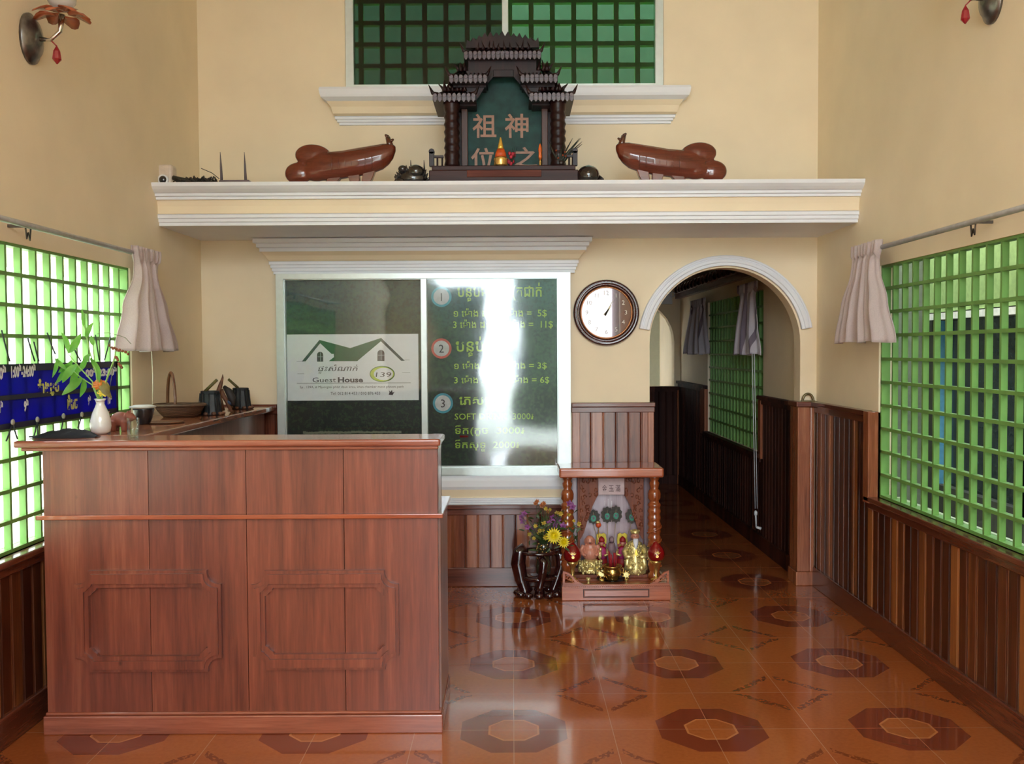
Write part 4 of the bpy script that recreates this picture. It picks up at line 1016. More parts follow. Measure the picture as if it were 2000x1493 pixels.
for i in range(16):
    pts = []; ph = rg.uniform(0, 6); n = 22; yy = 5.33 + rg.uniform(0, .05)
    a0 = xa + rg.uniform(0, .14); a1 = a0 + rg.uniform(.10, .2)
    for q in range(n): pts.append((min(xb, a0 + (a1-a0)*q/n), yy + .012*math.sin(q*.9+ph), LZ + .006 + rg.uniform(.0, .012) + .016*(1+math.sin(q*.7+ph))*rg.uniform(.6, 1)))
    mb.tube(pts, .0042, 5)
mb.tube([(xa, 5.36, LZ+.045), (xa+.06, 5.35, LZ+.03), (xa+.14, 5.36, LZ+.012), (xa+.2, 5.36, LZ+.014), (xb, 5.37, LZ+.006)], [.013, .014, .012, .012, .006], 7)
mb.tube([at(393, 329, Y=5.45), at(414, 338, Y=5.42), at(428, 349, Y=5.38)], .0022, 5)
wb(mb, 'cable_bundle', plain('dark_cables', (52, 46, 38), .5, var=.3, scale=50), 'tangle of dark cables between the camera and the router', 'cables')

# ================================================================== things on the counters
CZ = 1.190
white_c = plain('white_porcelain', (226, 220, 216), .12, coat=1, var=.01)
b = at(197, 848, Z=CZ); vx, vy = b.x, b.y
o = thing('flower_vase', (vx, vy, CZ), 'white porcelain bud vase on the counter by the bright window', 'vase')
kk = vy/1824
MB().lathe([(.026, 0), (.040, .012), (.044, .035), (.042, .06), (.034, .09), (.023, .115), (.017, .13), (.018, .142), (.026, .152), (.022, .150), (.014, .13)], (vx, vy, CZ), 28, sy=.95).build('vase', white_c, o)
leafm = NT('leaf_green'); p = leafm.bsdf(leafm.ramp(leafm.noise(leafm.n('ShaderNodeTexCoord').outputs['Object'], 14, 3), [(.3, (74, 140, 52)), (.7, (140, 190, 84))]), .4, spec=.4)
p.inputs['Subsurface Weight'].default_value = 0
trl = leafm.n('ShaderNodeBsdfTranslucent'); trl.inputs[0].default_value = lin((120, 196, 70)); mx = leafm.n('ShaderNodeMixShader'); mx.inputs[0].default_value = .4
leafm.t.links.new(p.outputs[0], mx.inputs[1]); leafm.t.links.new(trl.outputs[0], mx.inputs[2]); leafm.t.links.new(mx.outputs[0], leafm.out.inputs[0])
def leaf(mb, a, b, w, curl=.15, nrm=None, n=7):
    """pointed blade from a to b, bent and slightly folded along its midrib"""
    a, b = Vector(a), Vector(b); d = b-a; L = d.length; side = (nrm or Vector((0, -1, .2))).cross(d).normalized(); up = side.cross(d).normalized()
    if up.z < 0: up = -up
    rows = []
    for i in range(n+1):
        t = i/n; ww = w*math.sin(PI*min(1, t*.93+.05))**.8*(1-.25*t); c = a + d*t + up*curl*L*math.sin(PI*t)
        rows.append([c - side*ww + up*ww*.25, c, c + side*ww + up*ww*.25])
    mb.loft(rows, closed=False)
def V(px, py, dy=0): return at(px, py, Y=vy+dy)
top = Vector((vx, vy, CZ+.13))
o = thing('leafy_sprigs', top, 'leafy green sprigs with an orange bloom standing in the white bud vase', 'plant')
mb = MB()
for path in ([top, V(180, 745), V(150, 712), V(132, 690)], [top, V(188, 730), V(176, 690), V(166, 640), V(165, 612)], [top, V(180, 752), V(158, 738), V(140, 722)],
             [top, V(190, 748), V(184, 700), V(181, 670)], [top, V(208, 742), V(222, 705), V(228, 680)], [top, V(206, 748), V(214, 720)]):
    mb.tube(path, [.0045] + [.003]*(len(path)-2) + [.0018], 6)
mb.build('stems', plain('pale_green_stem', (140, 180, 92), .45), o)
LV = [((133,688),(120,650),.014,-.02),((133,690),(158,652),.016,.0),((140,705),(108,750),.016,.02),((134,712),(114,728),.012,.03),((150,712),(122,748),.018,-.03),((152,716),(136,760),.014,.0),
      ((165,640),(160,604),.008,0),((168,660),(182,630),.012,0),((176,700),(194,748),.017,-.02),((176,692),(163,712),.012,0),((160,738),(121,772),.017,-.03),((164,740),(156,776),.014,.02),
      ((168,700),(150,730),.012,.0),((130,722),(107,700),.010,.02),((182,675),(178,655),.010,0),((112,700),(102,738),.009,.0)]
mb = MB()
for (a, b, w, dy) in LV: leaf(mb, V(*a, dy*.5), V(*b, dy), w*1.15, .1, nrm=Vector((random.uniform(-.5, .5), -1, random.uniform(-.2, .5))))
mb.build('leaves', leafm.m, o)
mb = MB()
for q in range(9): a = q*.7; leaf(mb, V(195, 750), V(195 + 17*math.cos(a), 753 + 12*math.sin(a)), .010, .1)
mb.ell(V(196, 751), .012, 8, 6); mb.build('orange_bloom', plain('orange_petal', (206, 116, 36), .5, var=.2), o)
mb = MB(); 
for q in range(6): leaf(mb, V(200, 765), V(200 + 12*math.cos(q), 768 + 9*math.sin(q)), .008, .1)
mb.build('yellow_bloom', plain('yellow_petal', (226, 196, 50), .5), o)
mb = MB(); leaf(mb, V(196, 745), V(218, 778), .020, .12); leaf(mb, V(205, 745), V(214, 765), .014, .1); mb.build('wilted_leaf', plain('olive_brown_leaf', (122, 106, 46), .5, var=.2), o)
mb = MB()
for a, b in (((214,676),(232,684)), ((220,680),(246,688)), ((228,682),(250,690)), ((232,710),(238,718)), ((226,696),(230,704))):
    for q in range(5): t = q/4; c = V(a[0]+(b[0]-a[0])*t, a[1]+(b[1]-a[1])*t + random.uniform(-2, 2)); mb.ell(c, .006, 6, 5)
mb.build('dried_florets', plain('rusty_floret', (146, 82, 52), .6, var=.2), o)
mb = MB()
for a, b in (((190,652),(234,656)), ((234,656),(256,672)), ((228,680),(214,760)), ((222,700),(210,745))): mb.tube([V(*a), V((a[0]+b[0])/2, (a[1]+b[1])/2-4), V(*b)], .0014, 5)
mb.build('thin_twigs', plain('grey_green_twig', (116, 122, 84), .5), o)

b0, b1 = at(57, 857, Z=CZ), at(187, 855, Z=CZ); yb_ = b0.y
mb = MB(); N = 26; rows = []
for i in range(N+1):
    t = i/N; x = b0.x + (b1.x-b0.x)*t; h = .006 + .034*math.sin(PI*min(1, t*1.05))**.7*(.45 + .55*t); d = .03 + .035*math.sin(PI*t)
    rows.append([Vector((x, yb_ + .05 + d*math.cos(a) , CZ + .001 + max(0, h*math.sin(a)*(1 + .22*math.sin(x*90+a*3))))) for a in [PI*j/9 for j in range(10)]])
mb.loft(rows, closed=False); mb.tube([(b0.x-.02, yb_+.04, CZ+.004), (b0.x+.03, yb_+.03, CZ+.006), (b0.x+.07, yb_+.04, CZ+.008)], .004, 6)
wb(mb, 'folded_cloth', plain('black_cloth', (24, 24, 30), .9, bump=.2, scale=80), 'crumpled black cloth lying on the counter in front of the white vase', 'cloth')

b = at(236, 842, Z=CZ); o = thing('pig_figurine', (b.x, b.y, CZ), 'reddish clay animal figurine behind the white vase', 'figurine')
mb = MB(); x, y = b.x, b.y; s = y/1824
mb.ell((x, y, CZ+.052), (.044, .034, .034), 14, 9); mb.ell((x+.045, y-.01, CZ+.062), (.026, .022, .021), 10, 7); mb.ell((x+.066, y-.014, CZ+.058), (.011, .011, .010), 8, 6)
for dx, dy in ((-.026, -.018), (.022, -.018), (-.026, .018), (.022, .018)): mb.lathe([(.012, 0), (.014, .02), (.017, .045)], (x+dx, y+dy, CZ), 10)
for dy in (-.018, .004): mb.tube([(x+.036, y+dy, CZ+.076), (x+.044, y+dy, CZ+.094)], [.010, .002], 6)
mb.build('body', plain('terracotta', (134, 72, 54), .55, var=.12), o, remesh=.004)
mb = MB().tube([(x-.044, y, CZ+.06), (x-.056, y, CZ+.075), (x-.05, y, CZ+.088)], [.006, .005, .002], 6); mb.build('tail', plain('terracotta_tail', (134, 72, 54), .55), o)

b = at(256, 861, Z=CZ)
o = thing('glass_tumbler', (b.x, b.y+.02, CZ), 'small clear glass standing on the counter front edge', 'glass')
tg = glass('clear_tumbler_glass', (.95, .985, .97, 1), 1.5, .02)
MB().loft([[Vector((b.x + r*math.cos(2*PI*k/24), b.y+.022 + r*math.sin(2*PI*k/24), CZ+z)) for k in range(24)] for r, z in ((.020, .001), (.0215, .003), (.0235, .088), (.0222, .088), (.0200, .008), (.001, .007))], caps=False).build('wall', tg, o)
MB().lathe([(.0196, .009), (.0212, .045)], (b.x, b.y+.022, CZ), 20).build('water', glass('water_surface', (.93, .99, .96, 1), 1.33, .0), o)

b = at(281, 829, Z=CZ); x, y = b.x, b.y
o = thing('lidded_bowl', (x, y, CZ), 'small black bowl with a flat white lid on the side counter', 'bowl')
MB().lathe([(.026, 0), (.030, .004), (.040, .03), (.050, .072), (.0505, .078)], (x, y, CZ), 24).build('bowl', plain('black_ceramic', (24, 24, 28), .25, coat=.5), o)
MB().lathe([(.050, .078), (.062, .082), (.063, .088), (.04, .094), (.001, .096)], (x-.004, y, CZ), 24).build('lid', plain('white_lid', (206, 204, 196), .5), o)

b = at(345, 816, Z=CZ); x, y = b.x, b.y+.05
o = thing('wicker_basket', (x, y, CZ), 'shallow brown wicker basket with a tall arched handle', 'basket')
wk = NT('brown_wicker'); p = wk.n('ShaderNodeTexCoord').outputs['Object']; wv = wk.n('ShaderNodeTexWave', wave_type='BANDS', bands_direction='Z'); wk.put(wv.inputs[0], p); wv.inputs['Scale'].default_value = 40; wv.inputs['Distortion'].default_value = 4
wk.bsdf(wk.ramp(wv.outputs['Fac'], [(.2, (54, 34, 22)), (.8, (104, 70, 46))]), .6, bump=wv.outputs['Fac'], bump_s=.6)
mb = MB(); rows = []
for z, r in ((0, .085), (.012, .098), (.035, .118), (.06, .132), (.066, .136), (.060, .128), (.03, .11), (.01, .09)):
    rows.append([Vector((x + r*math.cos(2*PI*k/40)*(1+.012*(k % 2)), y + r*.8*math.sin(2*PI*k/40), CZ+z)) for k in range(40)])
mb.loft(rows).build('bowl', wk.m, o)
MB().tube([(x + .136*math.cos(2*PI*k/32), y + .109*math.sin(2*PI*k/32), CZ+.066) for k in range(33)], .008, 7).build('rim', plain('wicker_rim', (90, 66, 46), .6, var=.2), o)
hp = [(x-.045 + .052*math.cos(a), y - .10*math.cos(a)*.85, CZ+.055 + .185*math.sin(a)) for a in [PI*k/20 for k in range(21)]]
MB().tube(hp, .0085, 8).build('handle', wood('cane_handle', (70, 40, 24), (106, 66, 40), (136, 92, 60), .4, .3), o)
b = at(330, 822, Z=CZ)
mb = MB().lathe([(.05, 0), (.10, .003), (.105, .008), (.098, .007), (.05, .004), (.001, .004)], (b.x+.03, b.y-.16, CZ), 32, sy=.8)
wb(mb, 'round_tray', wood('tray_wood', (80, 46, 30), (112, 72, 48), (140, 98, 68), .35, .3), 'low round wooden tray in front of the wicker basket', 'tray')

def bucket(px, py, w, h, tilt, stick, label):
    b = at(px, py, Z=CZ); x, y = b.x, b.y + w*.4
    o = thing('carved_bucket', (x, y, CZ), label, 'bucket', 'two dark carved wooden buckets by the wall')
    dk = plain('blackened_wood', (30, 34, 38), .5, var=.35, scale=25, bump=.3)
    mb = MB().lathe([(w*.50, 0), (w*.52, .006), (w*.47, h*.35), (w*.40, h*.85), (w*.42, h*.96), (w*.40, h), (w*.33, h), (w*.30, h*.8)], (x, y, CZ), 14, smooth=False, sy=.8)
    mb.build('body', dk, o, bevel=.003)
    mb = MB()
    for k in range(9): a = 2*PI*k/9; mb.tube([(x + w*.50*math.cos(a), y + w*.4*math.sin(a), CZ+.01), (x + w*.42*math.cos(a), y + w*.34*math.sin(a), CZ+h*.9)], .0045, 5)
    mb.build('staves', dk, o)
    mb = MB()
    for k in range(10): a = 2*PI*k/10 + .2; mb.ell((x + w*.56*math.cos(a), y + w*.45*math.sin(a), CZ+.010), (.014, .012, .010), 6, 5)
    mb.build('root_base', plain('brown_root', (110, 74, 54), .6, var=.2), o)
    a, c = at(*stick[0], Y=y), at(*stick[1], Y=y)
    MB().tube([a, c], .0085, 8).build('bamboo_stick', plain('olive_bamboo', (96, 90, 46), .45, var=.15), o)
bucket(405, 812, .125, .135, 0, ((400, 765), (424, 742)), 'front black carved wooden bucket with a bamboo stick')
bucket(466, 800, .12, .130, 0, ((465, 758), (446, 741)), 'rear black carved wooden bucket nearer the sign window')
b = at(443, 806, Z=CZ); x, y = b.x, b.y
o = thing('driftwood_figurine', (x, y, CZ), 'thin brown driftwood figurine between the two dark buckets', 'figurine')
g = lambda px, py: at(px, py, Y=y)
mb = MB().tube([g(436, 803), g(432, 785), g(426, 768), g(431, 752), g(435, 738), g(435, 731)], [.012, .011, .016, .012, .006, .001], 7)
mb.tube([g(452, 804), g(444, 786), g(436, 772), g(433, 760)], [.009, .012, .014, .008], 7).tube([g(430, 765), g(424, 775), g(425, 790)], [.008, .009, .004], 6)
mb.build('wood', plain('driftwood_brown', (108, 70, 50), .6, var=.25, scale=40), o)
mb = MB().tube([g(437, 755), g(446, 764), g(453, 778), g(456, 792)], [.010, .022, .024, .010], 8); mb.build('dark_wing', plain('dark_feathers', (44, 38, 38), .6), o)
mb = MB().ell(g(450, 786), (.026, .014, .017), 8, 6); mb.build('blue_patch', plain('slate_blue_patch', (56, 76, 104), .5), o)

# --- blue sign board hanging on the outer side of the bars
bx = XL - .004
t = NT('blue_translucent_vinyl'); pp = t.bsdf(lin((32, 30, 160)), .35)
tr = t.n('ShaderNodeBsdfTranslucent'); tr.inputs[0].default_value = lin((38, 35, 152)); mx = t.n('ShaderNodeMixShader'); mx.inputs[0].default_value = .72
t.t.links.new(pp.outputs[0], mx.inputs[1]); t.t.links.new(tr.outputs[0], mx.inputs[2]); t.t.links.new(mx.outputs[0], t.out.inputs[0])
o = thing('hours_banner', (bx, 3.8, 1.23), 'blue opening hours banner hung on cords against the bright green bars', 'sign')
def BYZ(px, py): p = at(px, py, X=bx); return p.y, p.z
by0, by1 = 2.45, BYZ(230, 760)[0]; bz1 = 1.496; bz0 = 1.237
MB().box(bx-.006, bx, by0, by1, bz0, bz1).build('panel', t.m, o)
dkb = plain('dark_navy_trim', (20, 22, 52), .5)
MB().box(bx-.008, bx+.002, by0, by1, bz1-.030, bz1).box(bx-.008, bx+.002, by0, by1, bz0, bz0+.022).box(bx-.008, bx+.002, by0, by1, 1.352, 1.372).box(bx-.008, bx+.002, by1-.02, by1, bz0, bz1).build('border', dkb, o)
FBN = lambda u, v, w: Vector((bx + .003 + w, u, v))
wl, yl = plain('white_print', (236, 240, 250), .5), plain('pale_yellow_print', (222, 222, 120), .5)
def bt(s, px, py, h, pxw, mat, nm='lettering'):
    y0, z0 = BYZ(px, py); y1, _ = BYZ(px+pxw, py); mb = MB()
    text(mb, s, y0, z0, h, FBN, 0, .001, width=y1-y0, bold=.003); mb.build(nm, mat, o)
bt(':00ʰ', -14, 741, .062, 24, wl); bt('1:00ʰ-24:00ʰ', 20, 737, .060, 48, wl); bt('00ʰ-23:00ʰ', 165, 736, .045, 62, wl)
bt('តាំងម្ហូប', 72, 768, .062, 42, yl); bt('ដំរេច', 130, 800, .070, 20, yl)
bt('៛ʰ', -4, 806, .05, 8, wl); bt('9ʰ', 45, 803, .055, 9, wl); bt('9ʰ', 170, 791, .05, 6, wl); bt('10ʰ', 209, 789, .05, 8, wl)
dcord = plain('dark_cord', (44, 52, 50), .6)
for (a, b) in (((3, 645), (19, 706)), ((54, 660), (68, 706)), ((66, 668), (76, 706)), ((92, 650), (108, 692)), ((142, 676), (158, 706)), ((186, 654), (194, 704)), ((216, 656), (204, 704)),
               ((25, 826), (12, 862)), ((25, 826), (34, 858)), ((73, 822), (66, 854)), ((73, 822), (74, 850)), ((124, 814), (119, 844)), ((160, 811), (152, 836))):
    p0, p1 = at(a[0], a[1], X=bx+.01), at(b[0], b[1], X=bx+.01); MB().tube([p0, (p0+p1)/2 - Vector((0, 0, .004)), p1], .0032, 5).build('cord', dcord, o)
for px, py in ((25, 825), (73, 820), (124, 813), (160, 810)):
    p = at(px, py, X=bx+.01); MB().ell(p, (.006, .013, .013), 10, 7).build('grommet', plain('pale_grommet', (176, 176, 160), .4), o)
# ================================================================== earth-god shrine on the floor
redwood = wood('orange_red_timber', (124, 54, 32), (172, 90, 58), (204, 124, 86), .24, .5, .07, grain='x')
redwood_z = wood('orange_timber_turned', (104, 44, 18), (146, 72, 34), (180, 104, 56), .18, .8, .06, grain='z')
carv = wood('carved_spandrel_timber', (70, 26, 10), (118, 54, 24), (154, 84, 44), .5, .05, .3, grain='z')
mauve = wood('pale_mauve_panel', (140, 116, 122), (176, 156, 166), (202, 186, 198), .3, .3, .12, grain='z')
AY = 5.69
ax = lambda px, Y=AY: at(px, 1100, Y=Y).x
az = lambda py, Y=AY: at(1200, py, Y=Y).z
al = thing('floor_shrine', (.64, 5.86, 0), 'orange-brown wooden floor shrine with turned columns below the clock', 'shrine')
x0, x1 = ax(1097), ax(1310)
MB().box(x0, x1, AY, 6.03, 0, .086).build('base', redwood, al, bevel=.004)
MB().box(x0+.004, x1-.004, AY+.004, 6.03, .086, .100).build('base_ledge', redwood, al, bevel=.003)
mb = MB()
n = 56
for k in range(n): xx = x0 + .006 + (x1-x0-.012)*k/n; mb.box(xx, xx+.006, AY-.003, AY+.003, .083, .092)
mb.build('beaded_edge', redwood, al)
dx0, dx1 = ax(1140), ax(1267)
MB().plate([rect(dx0-.004, dx1+.004, .020, .072), rect(dx0+.002, dx1-.002, .026, .066)], XZ(AY), -.001, .005).build('drawer_moulding', plain('dark_groove', (84, 40, 26), .4), al)
MB().box(dx0+.003, dx1-.003, AY-.007, AY+.002, .027, .065).build('drawer_front', wood('drawer_timber', (140, 80, 66), (176, 112, 96), (200, 140, 124), .22, .6, grain='x'), al, bevel=.003)
MB().box(x0+.02, x1-.05, 5.85, 6.02, .100, .122).box(x0+.03, x1-.06, 5.925, 6.02, .122, .150).build('inner_step', carv, al, bevel=.003)
sx0, sx1 = ax(1093, 5.74), ax(1297, 5.74); st = az(915, 5.74); sb = az(934, 5.74)
MB().box(sx0, sx1, 5.74, 6.055, sb, st).build('top_slab', redwood, al, bevel=.012, seg=4)
for px in (1108, 1278):
    X = at(px, 1000, Y=5.83).x; H = sb - .10
    pr = [(.030, 0), (.042, .01), (.040, .03), (.030, .045), (.034, .06)]
    z = .07
    while z < H - .18: pr.append((.040 + .003*math.sin(z*150), z)); z += .009
    pr += [(.040, H-.175), (.030, H-.165), (.030, H-.155), (.040, H-.14), (.041, H-.11), (.034, H-.09), (.024, H-.08), (.030, H-.06), (.033, H-.045), (.024, H-.03), (.032, H-.015), (.036, H)]
    c_ = MB().lathe(pr, (X, 5.83, .10), 20).build('column', redwood_z, al)
    mb = MB(); turns = 3.2
    mb.tube([(X + .041*math.cos(t*turns*2*PI), 5.83 + .041*math.sin(t*turns*2*PI), .18 + t*(H-.38)) for t in [k/60 for k in range(61)]], .0075, 6)
    mb.build('spiral_carving', redwood_z, c_)
MB().box(ax(1118, 6.0), ax(1272, 6.0), 6.0, 6.02, .10, sb).build('back_panel', mauve, al)
# carved spandrels with a stepped arch between them
def AP(px, py, Y): p = at(px, py, Y=Y); return (p.x, p.z)
YS = 5.95
for s, e in ((1, 0), (-1, 2406-3)):
    m = lambda px: px if s == 1 else 2*1193.5 - px
    pts = [(1131, 934), (1168, 934), (1168, 966), (1163, 975), (1156, 990), (1152, 1004), (1146, 1020), (1140, 1040), (1134, 1052), (1131, 1052)]
    P_ = [AP(m(a), b, YS) for a, b in pts]
    MB().plate([P_], XZ(YS), 0, .018).build('carved_spandrel', carv, al, bevel=.004)
    mb = MB(); rg = random.Random(5)
    for k in range(26):
        py = rg.uniform(938, 1035); px = rg.uniform(1133, max(1136, 1166 - max(0, py-966)*.42)); c = AP(m(px), py, YS-.02)
        mb.tube([(c[0] + .009*math.cos(q*.8+k), YS-.020 - .003*math.sin(q), c[1] + .012*math.sin(q*.8+k)) for q in range(7)], .0032, 5)
    mb.build('leaf_carving', carv, al)
    px0, px1 = m(1129), m(1132)
    a, b = AP(px0-1, 934, 5.93), AP(px1+1, 1110, 5.93); MB().box(a[0], b[0], 5.925, 5.94, .15, sb).build('inner_post', carv, al, bevel=.002)
    a, b = AP(m(1118), 934, 5.98), AP(m(1128), 1110, 5.98); MB().box(a[0], b[0], 5.975, 5.985, .15, sb).build('pale_side_strip', mauve, al)
a, b = AP(1168, 934, 5.94), AP(1219, 966, 5.94)
plq = MB().box(a[0], b[0], 5.925, 5.94, b[1], a[1]).build('plaque', plain('pale_pink_plaque', (206, 180, 180), .35, var=.05), al, bevel=.002)
inkp = plain('grey_engraving', (120, 92, 92), .5)
for ch, px in (('金', 1181), ('玉', 1194), ('滿', 1207)):
    mb = MB(); c = AP(px, 960, 5.92); text(mb, ch, c[0], c[1], .048, XZ(5.924), 0, .001, width=.032, bold=.0006, center=True); mb.build('lettering', inkp, plq)
mb = MB(); c = AP(1188, 990, 5.995); text(mb, '山', c[0], c[1], .06, XZ(5.999), 0, .002, width=.05, center=True); mb.build('lettering', plain('white_engraving', (214, 206, 210), .4), al)
for s, (qa, qb) in ((1, (1099, 1140)), (-1, (1267, 1306))):
    za = .100; xa, xb = ax(qa, 5.70), ax(qb, 5.70); out, inn = (xa, xb) if s == 1 else (xb, xa)
    pts = [(out, za), (inn, za), (inn - s*.02, za+.012), (inn - s*.045, za+.022), (inn - s*.065, za+.05), (inn - s*.09, za+.072), (out + s*.012, za+.082), (out, za+.085)]
    hole = [(out + s*.012, za+.012), (inn - s*.055, za+.012), (inn - s*.072, za+.040), (inn - s*.092, za+.060), (out + s*.014, za+.070)]
    c_ = MB().plate([pts, hole], XZ(5.70), 0, .014).build('corner_bracket', redwood, al, bevel=.003)
    mb = MB(); rg = random.Random(3)
    for k in range(5):
        cxx = out + s*(.022 + .016*k); czz = za + .044 - .006*k
        mb.tube([(cxx + s*(.014-.0014*q)*math.cos(q*.75 + k), 5.693, czz + (.016-.0016*q)*math.sin(q*.75 + k)) for q in range(9)], .0036, 5)
    mb.build('scroll_carving', redwood, c_)

G = M['gold']; gold2 = plain('bright_gilt', (240, 212, 144), .34, metal=.65, var=.2, scale=90)
pinkc = plain('pink_flesh_paint', (206, 136, 112), .4, coat=.2, var=.08)
def place(px, py, Z): return at(px, py, Z=Z)
# incense bowl on a glass plate
b = place(1199, 1141, .105); bx_, by_ = b.x, 5.785
o = thing('glass_plate', (bx_, by_, .100), 'shallow clear glass plate under the brass incense pot', 'plate')
MB().lathe([(.06, .0005), (.085, .004), (.100, .012), (.102, .013), (.085, .006), (.001, .004)], (bx_, by_, .1005), 36, sy=.75).build('plate', glass('bluish_plate_glass', (.62, .78, .84, 1), 1.6, .03), o)
o = thing('incense_pot', (bx_, by_, .106), 'round brass incense pot at the centre of the floor shrine', 'incense pot')
brass = plain('aged_brass', (190, 150, 84), .22, metal=.95, var=.08)
MB().lathe([(.030, 0), (.040, .006), (.036, .012), (.050, .026), (.058, .045), (.056, .062), (.050, .070), (.052, .078), (.060, .084), (.061, .092), (.054, .094), (.048, .080), (.001, .078)], (bx_, by_, .106), 32).build('bowl', brass, o)
for s in (-1, 1):
    MB().tube([(bx_ + s*.054, by_, .150), (bx_ + s*.072, by_, .158), (bx_ + s*.070, by_, .178), (bx_ + s*.056, by_, .182)], .004, 6).build('handle', brass, o)
rg = random.Random(2)
io = thing('incense_sticks', (bx_, by_, .18), 'bundle of dark red incense stubs standing in the brass pot', 'incense')
redst = plain('dark_red_sticks', (178, 28, 40), .6)
for k in range(22):
    a = rg.uniform(0, 6.28); r_ = rg.uniform(0, .024); h = rg.uniform(.05, .10); q = Vector((bx_ + r_*math.cos(a), by_ + r_*math.sin(a), .186))
    MB().tube([q, q + Vector((r_*.3*math.cos(a), r_*.3*math.sin(a), h))], .0024, 5).build('stick', redst, io)
# egg lamps
def egg(px, py, label):
    c = at(px, py, Y=5.80); z0 = .10
    o = thing('egg_lamp', (c.x, c.y, z0), label, 'lamp', 'pair of red egg lamps in front of the shrine columns'); zc = c.z
    MB().lathe([(.034, 0), (.036, .006), (.020, .016), (.012, .03), (.014, (zc-z0)*.45), (.024, zc-z0-.072), (.034, zc-z0-.062), (.036, zc-z0-.05), (.030, zc-z0-.046)], (c.x, c.y, z0), 24).build('gold_stand', G, o)
    prof = []
    for k in range(17):
        a = -PI/2 + PI*k/16; r_ = .056*math.cos(a)*(1 - .16*math.sin(a)); prof.append((max(r_, .0008), .058*math.sin(a) + (.016*max(0, math.sin(a))**6)))
    MB().lathe(prof, (c.x, c.y, zc), 28).build('red_shade', M['red'], o)
    MB().lathe([(.010, .058), (.007, .066), (.001, .084)], (c.x, c.y, zc), 10).build('tip', M['red'], o)
    mb = MB()
    for k in range(5):
        a = PI/2 + (k-2)*.5; mb.prism([(c.x + .006*math.cos(a+.5), zc + .006*math.sin(a+.5)), (c.x + .026*math.cos(a), zc + .026*math.sin(a)), (c.x + .006*math.cos(a-.5), zc + .006*math.sin(a-.5))], XZ(c.y-.0535), 0, .003)
    mb.prism(circ(c.x, zc-.012, .009, 12), XZ(c.y-.0535), 0, .003).build('gold_emblem', G, o)
egg(1118, 1082, 'red egg-shaped lamp on a gold stand beside the flower bouquet'); egg(1281, 1080, 'red egg-shaped lamp on a gold stand by the dark passage opening')

def body_of(fn): return fn
# laughing bald figure, pink above gold robe
b = place(1152, 1118, .122); x, y, z = b.x, 5.885, .122; s = .00318
o = thing('laughing_figurine', (x, y, z), 'pink bare-bellied laughing deity figurine with a gold robe on the left of the shrine', 'figurine')
mb = MB().ell((x, y, z+.128), (.050, .040, .048), 16, 12).ell((x, y+.004, z+.168), (.044, .032, .030), 14, 9)
mb.ell((x-.004, y-.008, z+.214), (.029, .028, .032), 14, 10).ell((x-.004, y-.028, z+.204), (.016, .010, .010), 8, 6)
for e in (-1, 1):
    mb.ell((x-.004+e*.029, y-.004, z+.208), (.006, .008, .018), 8, 6)
    mb.tube([(x+e*.042, y, z+.180), (x+e*.058, y-.012, z+.150), (x+e*.046, y-.034, z+.128), (x+e*.028, y-.042, z+.124)], [.016, .014, .011, .009], 8)
mb.build('torso', pinkc, o, remesh=.003)
mb = MB()
for e in (-1, 1): mb.ell((x-.004+e*.010, y-.034, z+.221), (.004, .002, .0018), 6, 4)
mb.ell((x-.004, y-.038, z+.203), (.009, .002, .004), 8, 5); mb.build('face_marks', plain('dark_paint_marks', (70, 32, 26), .5), o)
mb = MB().ell((x, y, z+.060), (.068, .050, .040), 16, 10).ell((x, y, z+.026), (.074, .055, .028), 16, 8); rg = random.Random(6)
for k in range(46):
    a = rg.uniform(-PI, 0); q = Vector((x + .070*math.cos(a), y + .050*math.sin(a), z + rg.uniform(.01, .085))); mb.ell(q, (.010, .009, rg.uniform(.008, .014)), 7, 5)
for k in range(6): a = -PI + PI*k/5; mb.tube([(x+.064*math.cos(a), y+.048*math.sin(a), z+.09), (x+.075*math.cos(a), y+.056*math.sin(a), z+.03)], .006, 6)
mb.build('gold_robe', gold2, o)
MB().ell((x+.058, y-.03, z+.125), (.013, .013, .026), 10, 7).ell((x+.062, y-.03, z+.16), (.010, .010, .012), 8, 6).build('gold_gourd', gold2, o)
# white-bearded old man
b = place(1239, 1118, .122); x, y, z = b.x, 5.885, .122
o = thing('bearded_figurine', (x, y, z), 'golden seated old man figurine with a long white beard on the right of the shrine', 'figurine')
mb = MB().loft([[Vector((x + rx*math.cos(2*PI*k/24)*(1+.04*math.sin(5*2*PI*k/24)), y + ry*math.sin(2*PI*k/24)*(1+.05*math.sin(7*2*PI*k/24)), z+h)) for k in range(24)] for rx, ry, h in ((.060, .050, 0), (.068, .055, .01), (.066, .052, .05), (.058, .046, .09), (.050, .040, .13), (.052, .036, .165), (.044, .030, .195), (.018, .018, .212))])
for e in (-1, 1):
    mb.tube([(x+e*.046, y, z+.180), (x+e*.066, y-.012, z+.140), (x+e*.058, y-.038, z+.112), (x+e*.020, y-.050, z+.118)], [.017, .020, .019, .012], 8)
    mb.loft([[Vector((x+e*(.048+.012*t)+.016*math.cos(2*PI*k/10), y-.035-.006*t+.010*math.sin(2*PI*k/10), z+.118-.085*t)) for k in range(10)] for t in (0, .5, 1)])
    mb.ell((x+e*.034, y-.040, z+.045), (.024, .022, .024), 10, 8)
rg = random.Random(9)
for k in range(60):
    a = rg.uniform(-PI, 0); h = rg.uniform(.0, .19); r_ = .064 - .09*max(0, h-.08); mb.ell((x + r_*math.cos(a), y + r_*.82*math.sin(a), z+h), (.007, .006, .009), 6, 5)
mb.build('gold_robe', gold2, o)
